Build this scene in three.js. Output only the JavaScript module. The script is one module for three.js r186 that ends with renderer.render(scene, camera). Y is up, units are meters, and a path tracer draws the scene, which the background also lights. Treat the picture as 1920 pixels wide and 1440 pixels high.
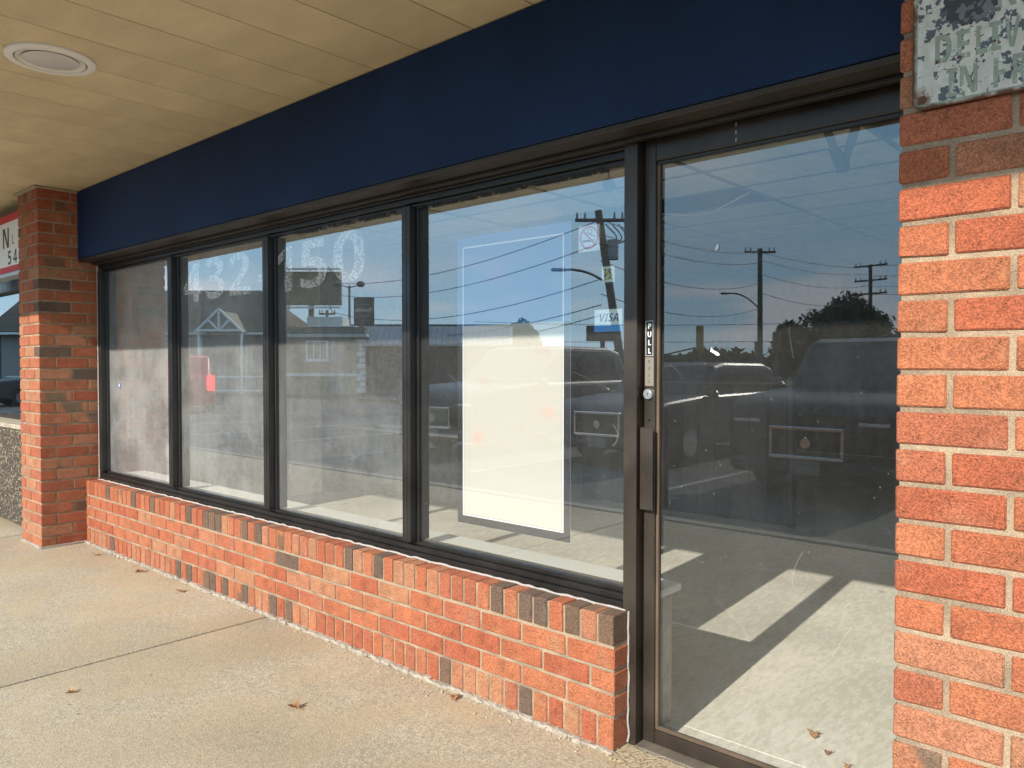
import * as THREE from 'three';
import { mergeGeometries } from 'three/addons/utils/BufferGeometryUtils.js';

// ---------------------------------------------------------------- camera, sky, sun, exposure
const scene = new THREE.Scene();
const renderer = new THREE.WebGLRenderer({ antialias: true });
renderer.toneMapping = THREE.LinearToneMapping;
renderer.toneMappingExposure = 1.3;
renderer.shadowMap.enabled = true;
const D2R = Math.PI / 180;
const camera = new THREE.PerspectiveCamera(52.63, 4 / 3, 0.05, 900);
camera.position.set(0, 1.3, 2.3);
camera.rotation.order = 'YXZ';
camera.rotation.set(-1.26 * D2R, 42 * D2R, 0);
camera.updateMatrixWorld();

const SUN = new THREE.Vector3(0.085, 0.55, 1).normalize();
const sun = new THREE.DirectionalLight(new THREE.Color().setRGB(1, 0.935, 0.83), 4.8);
sun.position.copy(SUN).multiplyScalar(60);
sun.castShadow = true;
sun.shadow.mapSize.set(4096, 4096);
Object.assign(sun.shadow.camera, { left: -30, right: 15, top: 25, bottom: -20, near: 1, far: 140 });
scene.add(sun, sun.target);

// random numbers and noise (seeded)
function rng(seed) { let a = seed >>> 0; return () => { a = (a + 0x6D2B79F5) | 0; let t = Math.imul(a ^ (a >>> 15), 1 | a); t = (t + Math.imul(t ^ (t >>> 7), 61 | t)) ^ t; return ((t ^ (t >>> 14)) >>> 0) / 4294967296; }; }
const R = rng(20240611);
const rr = (a, b, r = R) => a + (b - a) * r();
const pick = (a, r = R) => a[Math.floor(r() * a.length)];
const clamp = (x, a = 0, b = 1) => Math.min(b, Math.max(a, x));
const sm = (a, b, x) => { const t = clamp((x - a) / (b - a)); return t * t * (3 - 2 * t); };
function lattice(nx, ny, seed) {                      // tileable value noise over 0..1 x 0..1
  const r = rng(seed), g = new Float32Array(nx * ny).map(() => r());
  return (u, v) => {
    const x = (u - Math.floor(u)) * nx, y = (v - Math.floor(v)) * ny, i = Math.floor(x) % nx, j = Math.floor(y) % ny;
    let fx = x - Math.floor(x), fy = y - Math.floor(y); fx = fx * fx * (3 - 2 * fx); fy = fy * fy * (3 - 2 * fy);
    const i1 = (i + 1) % nx, j1 = (j + 1) % ny;
    const a = g[j * nx + i], b = g[j * nx + i1], c = g[j1 * nx + i], d = g[j1 * nx + i1];
    return a + (b - a) * fx + (c - a) * fy + (a - b - c + d) * fx * fy;
  };
}
function fbm(n0x, n0y, oct, seed, gain = 0.5) {
  const ls = []; let amp = 1, tot = 0;
  for (let o = 0; o < oct; o++) { ls.push([lattice(n0x << o, n0y << o, seed + 31 * o), amp]); tot += amp; amp *= gain; }
  return (u, v) => { let s = 0; for (const [f, a] of ls) s += a * f(u, v); return s / tot; };
}
function dataTex(w, h, fn, { srgb = false, size = null, repeat = true } = {}) {
  const d = new Uint8Array(w * h * 4);
  for (let j = 0; j < h; j++) for (let i = 0; i < w; i++) {
    const c = fn((i + 0.5) / w, (j + 0.5) / h), k = (j * w + i) * 4;
    if (typeof c === 'number') d[k] = d[k + 1] = d[k + 2] = 255 * clamp(c);
    else { d[k] = 255 * clamp(c[0]); d[k + 1] = 255 * clamp(c[1]); d[k + 2] = 255 * clamp(c[2]); }
    d[k + 3] = 255;
  }
  const t = new THREE.DataTexture(d, w, h, THREE.RGBAFormat);
  t.magFilter = THREE.LinearFilter; t.minFilter = THREE.LinearFilter;
  t.wrapS = t.wrapT = repeat ? THREE.RepeatWrapping : THREE.ClampToEdgeWrapping;
  if (srgb) t.colorSpace = THREE.SRGBColorSpace;
  if (size) t.repeat.set(1 / size[0], 1 / size[1]);
  t.needsUpdate = true;
  return t;
}

// the sky: blue air, pale near the horizon, thin cloud
{
  const W = 1024, H = 512, data = new Float32Array(W * H * 4);
  const n3 = (() => { const r = rng(77), N = 32, g = new Float32Array(N * N * N).map(() => r()); return (x, y, z) => {
    const f = Math.floor, m = (a) => ((a % N) + N) % N, s = (t) => t * t * (3 - 2 * t);
    const xi = f(x), yi = f(y), zi = f(z), fx = s(x - xi), fy = s(y - yi), fz = s(z - zi);
    const at = (a, b, c) => g[(m(zi + c) * N + m(yi + b)) * N + m(xi + a)];
    const l = (a, b, t) => a + (b - a) * t;
    return l(l(l(at(0, 0, 0), at(1, 0, 0), fx), l(at(0, 1, 0), at(1, 1, 0), fx), fy), l(l(at(0, 0, 1), at(1, 0, 1), fx), l(at(0, 1, 1), at(1, 1, 1), fx), fy), fz);
  }; })();
  const f3 = (x, y, z) => { let s = 0, a = 0.5; for (let o = 0; o < 6; o++) { s += a * n3(x, y, z); x *= 2.03; y *= 2.03; z *= 2.03; a *= 0.5; } return s; };
  for (let j = 0; j < H; j++) for (let i = 0; i < W; i++) {
    const el = ((j + 0.5) / H - 0.5) * Math.PI, az = ((i + 0.5) / W - 0.5) * 2 * Math.PI;
    const y = Math.sin(el), x = Math.cos(el) * Math.cos(az), z = Math.cos(el) * Math.sin(az), k = (j * W + i) * 4;
    const h = Math.max(0, y);
    const t = Math.exp(-h * 5.5);
    let r = 0.19 + 0.40 * t, g = 0.49 + 0.34 * t, b = 0.82 + 0.14 * t;
    const low = sm(0.10, 0.03, Math.abs(h - 0.055)) * sm(0.44, 0.60, f3(x * 5, y * 26, z * 5));
    const hx = x / (h + 0.25), hz = z / (h + 0.25);
    const wisp = sm(0.44, 0.66, f3(hx * 1.7 + 9, 3.3, hz * 1.7 + 4)) * sm(0.10, 0.3, h) * 0.7;
    const c = clamp(low * 0.75 + wisp);
    r += (0.86 - r) * c; g += (0.88 - g) * c; b += (0.94 - b) * c;
    const glow = Math.pow(clamp(x * SUN.x + y * SUN.y + z * SUN.z), 24) * 0.5;
    const S = 1.72; data[k] = S * (r + glow); data[k + 1] = S * (g + glow * 0.95); data[k + 2] = S * (b + glow * 0.85); data[k + 3] = 1;
  }
  const sky = new THREE.DataTexture(data, W, H, THREE.RGBAFormat, THREE.FloatType);
  sky.mapping = THREE.EquirectangularReflectionMapping; sky.magFilter = THREE.LinearFilter; sky.minFilter = THREE.LinearFilter; sky.needsUpdate = true;
  scene.background = sky; scene.environment = sky;
}

// ---------------------------------------------------------------- helpers
const C = (r, g, b) => new THREE.Color().setRGB(r, g, b);
const M = (color, roughness = 0.8, extra = {}) => new THREE.MeshStandardMaterial({ color, roughness, ...extra });
const P = (color, roughness, extra = {}) => new THREE.MeshPhysicalMaterial({ color, roughness, ...extra });
const used = {};
function numbered(name) { const n = used[name] = (used[name] ?? -1) + 1; return n ? `${name}_${String(n).padStart(3, '0')}` : name; }
function shadows(o) { o.traverse((m) => { if (m.isMesh) { m.castShadow = true; m.receiveShadow = true; } }); return o; }
function thing(name, label, category, pos = [0, 0, 0], turn = 0, group) {
  const o = new THREE.Group(); o.name = numbered(name); o.position.set(...pos); o.rotation.y = turn;
  o.userData = { label, category }; if (group) o.userData.group = group;
  scene.add(o); return o;
}
function mesh(name, geo, mat, parent) { const m = new THREE.Mesh(geo, mat); m.name = parent ? name : numbered(name); m.castShadow = m.receiveShadow = true; (parent ?? scene).add(m); return m; }
function tag(o, label, category, group) { o.userData = { ...o.userData, label, category }; if (group) o.userData.group = group; return o; }
function struct(name, geo, mat) { const m = mesh(name, geo, mat); m.userData.kind = 'structure'; return m; }

// box with chamfered edges, flat facets, uv in metres taken from the face's own plane
function cbox(w, h, d, c = 0.003, { jit = 0, r = R, uo = 0, vo = 0, at = [0, 0, 0] } = {}) {
  const X = w / 2, Y = h / 2, Z = d / 2, pos = [], uv = [];
  c = Math.min(c, X * 0.9, Y * 0.9, Z * 0.9);
  const corner = {};
  for (const sx of [-1, 1]) for (const sy of [-1, 1]) for (const sz of [-1, 1]) {
    const j = () => (jit ? (r() - 0.5) * 2 * jit : 0), e = [j(), j(), j()];
    corner[[sx, sy, sz]] = { x: [sx * X + e[0] * 0.4, sy * (Y - c) + e[1], sz * (Z - c) + e[2] * 0.4], y: [sx * (X - c) + e[0], sy * Y + e[1], sz * (Z - c) + e[2] * 0.4], z: [sx * (X - c) + e[0], sy * (Y - c) + e[1], sz * Z + e[2] * 0.4] };
  }
  const cx = new THREE.Vector3(), a = new THREE.Vector3(), b = new THREE.Vector3();
  const tri = (p, q, s) => {
    a.set(q[0] - p[0], q[1] - p[1], q[2] - p[2]); b.set(s[0] - p[0], s[1] - p[1], s[2] - p[2]); cx.crossVectors(a, b);
    const m = [(p[0] + q[0] + s[0]), (p[1] + q[1] + s[1]), (p[2] + q[2] + s[2])];
    if (cx.x * m[0] + cx.y * m[1] + cx.z * m[2] < 0) { [q, s] = [s, q]; cx.negate(); }
    const ax = Math.abs(cx.x), ay = Math.abs(cx.y), az = Math.abs(cx.z);
    for (const v of [p, q, s]) {
      pos.push(v[0] + at[0], v[1] + at[1], v[2] + at[2]);
      if (az >= ax && az >= ay) uv.push(v[0] + at[0] + uo, v[1] + at[1] + vo); else if (ax >= ay) uv.push(v[2] + at[2] + uo + 0.31, v[1] + at[1] + vo); else uv.push(v[0] + at[0] + uo, v[2] + at[2] + vo + 0.17);
    }
  };
  const quad = (p, q, s, t) => { tri(p, q, s); tri(p, s, t); };
  const K = (x, y, z, f) => corner[[x, y, z]][f];
  for (const s of [-1, 1]) {
    quad(K(s, -1, -1, 'x'), K(s, 1, -1, 'x'), K(s, 1, 1, 'x'), K(s, -1, 1, 'x'));
    quad(K(-1, s, -1, 'y'), K(1, s, -1, 'y'), K(1, s, 1, 'y'), K(-1, s, 1, 'y'));
    quad(K(-1, -1, s, 'z'), K(1, -1, s, 'z'), K(1, 1, s, 'z'), K(-1, 1, s, 'z'));
    for (const t of [-1, 1]) {
      quad(K(s, t, -1, 'x'), K(s, t, 1, 'x'), K(s, t, 1, 'y'), K(s, t, -1, 'y'));
      quad(K(s, -1, t, 'x'), K(s, 1, t, 'x'), K(s, 1, t, 'z'), K(s, -1, t, 'z'));
      quad(K(-1, s, t, 'y'), K(1, s, t, 'y'), K(1, s, t, 'z'), K(-1, s, t, 'z'));
      for (const q of [-1, 1]) tri(K(s, t, q, 'x'), K(s, t, q, 'y'), K(s, t, q, 'z'));
    }
  }
  const g = new THREE.BufferGeometry();
  g.setAttribute('position', new THREE.Float32BufferAttribute(pos, 3)); g.setAttribute('uv', new THREE.Float32BufferAttribute(uv, 2));
  g.computeVertexNormals();
  return g;
}
// box by its bounds
const bx = (x0, x1, y0, y1, z0, z1, c = 0.003) => cbox(Math.abs(x1 - x0), Math.abs(y1 - y0), Math.abs(z1 - z0), c, { at: [(x0 + x1) / 2, (y0 + y1) / 2, (z0 + z1) / 2] });
function merge(list) { return mergeGeometries(list.map((g) => { const n = g.index ? g.toNonIndexed() : g; for (const k of Object.keys(n.attributes)) if (!['position', 'normal', 'uv'].includes(k)) n.deleteAttribute(k); return n; })); }
function cyl(r0, r1, a, b, seg = 12) {                // tapered bar between two points
  const A = new THREE.Vector3(...a), B = new THREE.Vector3(...b), d = B.clone().sub(A), g = new THREE.CylinderGeometry(r1, r0, d.length(), seg);
  g.applyQuaternion(new THREE.Quaternion().setFromUnitVectors(new THREE.Vector3(0, 1, 0), d.clone().normalize()));
  const m = A.add(B).multiplyScalar(0.5); g.translate(m.x, m.y, m.z); return g;
}
function tube(pts, r, n = 24, seg = 6) { return new THREE.TubeGeometry(new THREE.CatmullRomCurve3(pts.map((p) => new THREE.Vector3(...p))), n, r, seg, false); }
function poly(pts, faces) {                           // flat-shaded polygon mesh from points and faces
  const pos = [], uv = [];
  for (const f of faces) for (let k = 1; k + 1 < f.length; k++) for (const i of [f[0], f[k], f[k + 1]]) { pos.push(...pts[i]); uv.push(pts[i][0] + pts[i][2], pts[i][1]); }
  const g = new THREE.BufferGeometry(); g.setAttribute('position', new THREE.Float32BufferAttribute(pos, 3)); g.setAttribute('uv', new THREE.Float32BufferAttribute(uv, 2)); g.computeVertexNormals(); return g;
}
function canvasOf(w, h, draw) { const c = document.createElement('canvas'); c.width = w; c.height = h; const x = c.getContext('2d'); draw(x, w, h); return c; }
function maskOf(w, h, draw) {                         // canvas drawing as a function (u, v with v up) -> rgb 0..1
  const c = canvasOf(w, h, (x) => { x.fillStyle = '#000'; x.fillRect(0, 0, w, h); draw(x, w, h); }), d = c.getContext('2d').getImageData(0, 0, w, h).data;
  return (u, v) => { const k = (Math.min(h - 1, Math.floor((1 - v) * h)) * w + Math.min(w - 1, Math.floor(u * w))) * 4; return [d[k] / 255, d[k + 1] / 255, d[k + 2] / 255]; };
}
function canvasTex(w, h, draw) { const t = new THREE.CanvasTexture(canvasOf(w, h, draw)); t.colorSpace = THREE.SRGBColorSpace; return t; }

// ---------------------------------------------------------------- surface textures
// brick: sandy face with small crescent folds; 0.62 x 0.31 m
const brickCreases = maskOf(1024, 512, (x, w, h) => {
  const r = rng(5); x.lineCap = 'round';
  for (let k = 0; k < 150; k++) {
    const cx = r() * w, cy = r() * h, rad = 6 + r() * 26, a0 = r() * 6.28, a1 = a0 + 0.7 + r() * 1.6, v = Math.round(90 + 165 * r());
    x.strokeStyle = `rgb(${v},${v},${v})`; x.lineWidth = 1.5 + r() * 4;
    for (const ox of [-w, 0, w]) for (const oy of [-h, 0, h]) { x.beginPath(); x.ellipse(cx + ox, cy + oy, rad * (0.7 + r() * 0.01), rad * 0.45, a0, a0, a1); x.stroke(); }
  }
});
const bn1 = fbm(8, 4, 4, 11), bn2 = lattice(512, 256, 12), bn3 = lattice(200, 100, 13), bn4 = fbm(3, 2, 3, 14);
const brickBump = dataTex(1024, 512, (u, v) => 0.42 + 0.30 * (bn1(u, v) - 0.5) + 0.20 * (bn2(u, v) - 0.5) + 0.20 * (bn3(u, v) - 0.5) - 0.28 * brickCreases(u, v)[0] + 0.20 * brickCreases(u + 0.006, Math.min(0.999, v + 0.012))[0], { size: [0.62, 0.31] });
const brickMap = dataTex(1024, 512, (u, v) => {
  const n = bn1(u + 0.3, v + 0.2), s = bn2(u, v), m = bn3(u, v), big = bn4(u, v), c = brickCreases(u, v)[0];
  const k = 0.72 + 0.26 * n + 0.30 * (s - 0.5) + 0.26 * (m - 0.5) - 0.14 * c, y = sm(0.5, 0.72, big);
  return [k * (0.97 + 0.03 * y), k * (0.86 + 0.20 * y), k * (0.80 + 0.25 * y)];
}, { srgb: true, size: [0.62, 0.31] });
const flash = fbm(6, 2, 2, 15);
const brickMapFlash = dataTex(1024, 512, (u, v) => {  // kiln flashing: patches of brown grey on one end
  const n = bn1(u + 0.1, v), s = bn2(u, v), m = bn3(u, v), f = sm(0.50, 0.62, flash(u, v) + 0.12 * (m - 0.5));
  const k = 0.72 + 0.26 * n + 0.30 * (s - 0.5) + 0.26 * (m - 0.5);
  return [k * (1 - 0.30 * f), k * 0.88 * (1 - 0.13 * f), k * 0.82 * (1 - 0.06 * f)];
}, { srgb: true, size: [0.62, 0.31] });
const sand1 = lattice(256, 256, 21), sand2 = lattice(512, 512, 22), sand3 = fbm(6, 6, 4, 23);
const mortarBump = dataTex(512, 512, (u, v) => 0.35 * sand1(u, v) + 0.35 * sand2(u, v) + 0.3 * sand3(u, v), { size: [0.4, 0.4] });
const mortarMap = dataTex(512, 512, (u, v) => { const k = 0.72 + 0.2 * (sand1(u, v) - 0.5) + 0.24 * (sand2(u, v) - 0.5) + 0.3 * (sand3(u, v) - 0.3); return [k, k * 0.97, k * 0.93]; }, { srgb: true, size: [0.4, 0.4] });
const brickTones = [
  [C(0.528, 0.205, 0.105)], [C(0.501, 0.173, 0.091)], [C(0.555, 0.241, 0.127)], [C(0.510, 0.200, 0.114)], [C(0.546, 0.309, 0.182)], [C(0.528, 0.218, 0.114), 1], [C(0.519, 0.273, 0.164), 1],
  [C(0.187, 0.150, 0.118)], [C(0.218, 0.164, 0.118)],
].map(([c, f]) => M(c, 0.92, { map: f ? brickMapFlash : brickMap, bumpMap: brickBump, bumpScale: 0.0065 }));
const mortarMat = M(C(0.52, 0.405, 0.29), 0.97, { map: mortarMap, bumpMap: mortarBump, bumpScale: 0.003 });
const brickMat = (darkShare, r = R) => { const t = r(); return t < darkShare ? brickTones[r() < 0.6 ? 7 : 8] : t < darkShare + 0.16 ? brickTones[r() < 0.5 ? 4 : 6] : brickTones[pick([0, 1, 2, 3, 5, 0, 1, 2], r)]; };
const brickShapes = {};
function brickGeo(w, h, d) {                          // a few variants of each size
  const k = [w, h, d].map((v) => v.toFixed(3)).join();
  if (!brickShapes[k]) { const r = rng(900 + Object.keys(brickShapes).length); brickShapes[k] = Array.from({ length: 10 }, (_, i) => cbox(w, h, d, 0.0035, { jit: 0.0016, r, uo: i * 0.217 + r(), vo: i * 0.094 + r() })); }
  return pick(brickShapes[k]);
}
function brick(parent, cx, cy, cz, w, h, d, mat, turn = 0) {
  const m = mesh('brick', brickGeo(w, h, d), mat, parent); m.position.set(cx, cy, cz); m.rotation.set((R() - 0.5) * 0.006, turn + (R() - 0.5) * 0.008, (R() - 0.5) * 0.006); return m;
}
// concrete: sandy, worn, stained; 4 x 4 m
const cn1 = fbm(5, 5, 5, 41), cn2 = lattice(1024, 1024, 42), cn3 = lattice(420, 420, 43), cn4 = fbm(14, 14, 3, 44), cn5 = lattice(700, 700, 45);
const specks = maskOf(1024, 1024, (x, w, h) => { const r = rng(46); for (let k = 0; k < 420; k++) { const v = Math.round(60 + r() * 190); x.fillStyle = `rgb(${v},0,0)`; x.beginPath(); x.ellipse(r() * w, r() * h, 0.5 + r() * r() * 3.2, 0.4 + r() * r() * 2, r() * 3, 0, 7); x.fill(); }
  for (let k = 0; k < 26; k++) { x.strokeStyle = `rgba(0,${Math.round(120 + r() * 130)},0,0.8)`; x.lineWidth = 0.6 + r(); x.beginPath(); let a = r() * w, b = r() * h; x.moveTo(a, b); for (let i = 0; i < 5; i++) { a += (r() - 0.5) * 40; b += (r() - 0.5) * 30; x.lineTo(a, b); } x.stroke(); } });
const concreteMap = dataTex(2048, 2048, (u, v) => {
  const s = specks(u, v), worn = sm(0.47, 0.58, cn4(u, v) * 0.5 + cn1(u, v) * 0.5);
  let k = 0.80 + 0.22 * (cn1(u, v) - 0.5) + (0.13 + 0.10 * worn) * (cn2(u, v) - 0.5) + (0.06 + 0.04 * worn) * (cn3(u, v) - 0.5) - 0.02 * worn - 0.32 * s[0] - 0.06 * s[1];
  return [k, k * (0.955 + 0.02 * worn), k * (0.88 + 0.05 * worn)];
}, { srgb: true, size: [4, 4] });
const concreteBump = dataTex(1024, 1024, (u, v) => 0.3 * cn2(u, v) + 0.25 * cn3(u, v) + 0.2 * cn5(u, v) + 0.25 * cn1(u, v), { size: [1.4, 1.4] });
const concreteMat = M(C(0.69, 0.595, 0.465), 0.95, { map: concreteMap, bumpMap: concreteBump, bumpScale: 0.0035 });
// dark bronze metal with dust and drips
const mn1 = fbm(6, 6, 4, 51), mn2 = lattice(512, 512, 52), mn3 = lattice(24, 3, 53);
const metalDust = maskOf(1024, 1024, (x, w, h) => { const r = rng(54); for (let k = 0; k < 900; k++) { const v = Math.round(40 + r() * 190); x.fillStyle = `rgb(${v},${v},${v})`; x.fillRect(r() * w, r() * h, 0.8 + r() * 1.6, 0.8 + r() * (r() < 0.2 ? 14 : 2)); } });
const bronzeMap = dataTex(1024, 1024, (u, v) => { const d = metalDust(u, v)[0], k = 0.62 + 0.30 * (mn1(u, v) - 0.5) + 0.14 * (mn2(u, v) - 0.5) + 0.08 * (mn3(u, v) - 0.5) + 0.30 * d; return [k, k * 0.985, k * 0.97]; }, { srgb: true, size: [0.9, 0.9] });
const bronzeRough = dataTex(512, 512, (u, v) => { const k = 0.62 + 0.5 * (mn1(u, v) - 0.5) + 0.3 * metalDust(u, v)[0]; return [k, k, 0.5]; }, { size: [0.9, 0.9] });
const bronze = M(C(0.042, 0.038, 0.035), 0.62, { map: bronzeMap, roughnessMap: bronzeRough, metalness: 0.0 });
const bronzeDoor = M(C(0.098, 0.075, 0.057), 0.58, { map: bronzeMap, roughnessMap: bronzeRough });
const caulkMat = M(C(0.45, 0.41, 0.38), 0.9, { bumpMap: mortarBump, bumpScale: 0.002 });

// ---------------------------------------------------------------- ground
const an1 = fbm(5, 5, 5, 61), an2 = lattice(800, 800, 62);
const asphaltMap = dataTex(1024, 1024, (u, v) => { const k = 0.72 + 0.4 * (an1(u, v) - 0.5) + 0.35 * (an2(u, v) - 0.5); return [k, k * 0.99, k * 0.97]; }, { srgb: true, size: [6, 6] });
{
  const grass = dataTex(512, 512, (u, v) => { const k = 0.5 + 0.6 * (an1(u, v) - 0.5) + 0.4 * (an2(u, v) - 0.5); return [k * 0.95, k, k * 0.55]; }, { srgb: true, size: [7, 7] });
  const flat = (name, x0, x1, z0, z1, y, mat) => { const g = new THREE.PlaneGeometry(x1 - x0, z1 - z0); g.rotateX(-Math.PI / 2); const uv = g.attributes.uv; for (let i = 0; i < uv.count; i++) uv.setXY(i, uv.getX(i) * (x1 - x0), uv.getY(i) * (z1 - z0)); g.translate((x0 + x1) / 2, y, (z0 + z1) / 2); return struct(name, g, mat); };
  flat('ground', -400, 400, -400, 400, -0.17, M(C(0.16, 0.20, 0.10), 1, { map: grass }));
  flat('parking_lot', -60, 40, 3.6, 17, -0.135, M(C(0.15, 0.145, 0.135), 0.95, { map: asphaltMap }));
  flat('road', -300, 300, 19, 31, -0.135, M(C(0.15, 0.15, 0.15), 0.9, { map: asphaltMap }));
  const paint = M(C(0.34, 0.33, 0.30), 0.8);
  const marks = thing('road_marking', 'white painted dashes along the middle of the street', 'road marking'); marks.userData.kind = 'structure';
  for (let k = -14; k < 6; k++) mesh('dash', bx(k * 6, k * 6 + 3, -0.133, -0.127, 24.9, 25.05, 0.001), paint, marks);
  const stalls = thing('parking_line', 'white painted stall lines on the parking lot', 'parking line'); stalls.userData.kind = 'structure';
  for (let k = -8; k < 5; k++) mesh('line', bx(-4.75 + k * 2.8, -4.65 + k * 2.8, -0.132, -0.127, 5.2, 10.4, 0.001), paint, stalls);
}
// the walkway: slabs with open joints between them
{
  const w = new THREE.Group(); w.name = 'walkway'; w.userData.kind = 'structure'; scene.add(w);
  const xs = [-13.2, -10.0, -6.83, -3.64, -0.5, 2.7, 5.9], gap = 0.024;
  for (let k = 0; k + 1 < xs.length; k++) {
    const g = cbox(xs[k + 1] - xs[k] - gap, 0.15, 3.42, 0.006, { at: [(xs[k] + xs[k + 1]) / 2, -0.075, 1.71], uo: k * 1.37, vo: k * 0.71 });
    mesh('concrete_slab', g, concreteMat, w);
  }
  const kerbMat = M(C(0.5, 0.47, 0.42), 0.95, { map: concreteMap });
  mesh('kerb', cbox(19.1, 0.16, 0.16, 0.02, { at: [-3.65, -0.07, 3.51] }), kerbMat, w);
  mesh('joint_filler', bx(-13.1, 5.8, -0.14, -0.022, 0.02, 3.4, 0.001), M(C(0.13, 0.10, 0.075), 1, { map: mortarMap, bumpMap: mortarBump, bumpScale: 0.004 }), w);
}

// ---------------------------------------------------------------- brick piers and low wall
const CP = 0.0805, BH = 0.068;
function pier(label, x0, x1, zf, darkShare, seed) {   // x0..x1, front at zf, back at the frame; bricks on the front and both sides
  const o = thing('brick_pier', label, 'brick pier', [(x0 + x1) / 2, 0, zf]), r = rng(seed), hx = (x1 - x0) / 2, zb = 0.03 - zf;
  mesh('mortar', bx(-hx + 0.006, hx - 0.006, 0.012, 2.578, zb, -0.006, 0.001), mortarMat, o);
  for (let c = 0; c < 32; c++) {
    const y = CP * c + 0.006 + BH / 2, odd = c % 2, j = 0.0125, face = 0.208, head = 0.097;
    if (y > 2.55) break;
    // front face: even courses show stretchers at the corners, odd courses the ends of the side stretchers
    let x = odd ? -hx + head + j : -hx;
    const end = odd ? hx - head - j : hx;
    while (x < end - 0.02) { let w = face; if (x + w > end - 0.05) w = end - x; brick(o, x + w / 2, y, -0.0485, w, BH, 0.097, brickMat(darkShare, r)); x += w + j; }
    for (const s of [-1, 1]) {
      let z = odd ? 0 : -head - j;
      while (z > zb + 0.03) { let w = face; if (z - w < zb + 0.035) w = z - zb; brick(o, s * (hx - 0.0485), y, z - w / 2, w, BH, 0.097, brickMat(darkShare * (s > 0 ? 1.5 : 1), r), Math.PI / 2); z -= w + j; }
    }
  }
  return o;
}
const leftPier = pier('red brick pier between the blue fascia and the white red-bordered sign', -6.61, -6.18, 0.45, 0.055, 301);
mesh('mortar_bed', cbox(0.45, 0.03, 0.44, 0.008, { jit: 0.006, at: [0, 0.0, -0.205] }), M(C(0.62, 0.58, 0.52), 1, { map: mortarMap, bumpMap: mortarBump, bumpScale: 0.01 }), leftPier);
mesh('cap_trim', bx(-0.24, 0.226, 2.566, 2.5795, -0.3, 0.022, 0.002), M(C(0.40, 0.32, 0.22), 0.7), leftPier);
const rightPier = pier('sunlit red brick pier at the right carrying the flaking delivery sign', -0.51, 0.45, 0.48, 0, 404);

{
  const o = thing('brick_wall', 'low red brick wall with upright brick courses under the shop windows', 'brick wall', [-3.83, 0, 0.15]), r = rng(88);
  const x0 = -2.35, x1 = 2.356, w = x1 - x0;
  mesh('mortar', bx(x0, x1 - 0.006, 0.004, 0.455, -0.115, -0.006, 0.001), mortarMat, o);
  const n = 65, pitch = w / n;
  for (const [y0, h] of [[0.006, 0.104], [0.361, 0.100]]) for (let k = 0; k < n; k++) {
    brick(o, x0 + (k + 0.5) * pitch, y0 + h / 2, -0.0485, pitch - 0.0105, h, 0.097, brickMat(0.24, r)).rotation.z += (r() - 0.5) * 0.012;
  }
  for (let c = 0; c < 3; c++) {
    let x = x1, k = 0;
    while (x > x0 + 0.02) { let bw = k++ === 0 && c === 1 ? 0.097 : 0.2005; if (x - bw < x0 + 0.05) bw = x - x0; brick(o, x - bw / 2, 0.1215 + c * 0.0797 + 0.0335, -0.0485, bw, 0.067, 0.097, brickMat(0.03, r)); x -= bw + 0.011; }
  }
  // irregular white caulk along the frame, at the end and along the ground
  const wavy = (a, b, n2, rad, amp) => { const p = []; for (let i = 0; i <= n2; i++) { const t = i / n2; p.push(a.map((v, k) => v + (b[k] - v) * t + (r() - 0.5) * amp)); } return tube(p, rad, n2 * 2, 6); };
  mesh('caulk', wavy([x0, 0.462, -0.085], [x1 - 0.01, 0.462, -0.085], 150, 0.005, 0.006), caulkMat, o);
  mesh('caulk', wavy([x1 + 0.001, 0.46, -0.083], [x1 + 0.001, 0.01, -0.083], 16, 0.004, 0.005), caulkMat, o);
  const foot = [];
  for (let i = 0; i < 150; i++) { const t = (i + 0.5) / 150; foot.push(cbox(0.036 + r() * 0.01, 0.010 + r() * 0.012, 0.02 + r() * 0.022, 0.004, { jit: 0.004, r, at: [x0 + t * w, 0.005, 0.006 + r() * 0.006], uo: r() }) ); }
  mesh('base_mortar', merge(foot), M(C(0.68, 0.62, 0.54), 1, { map: mortarMap, bumpMap: mortarBump, bumpScale: 0.006 }), o);
}

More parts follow.
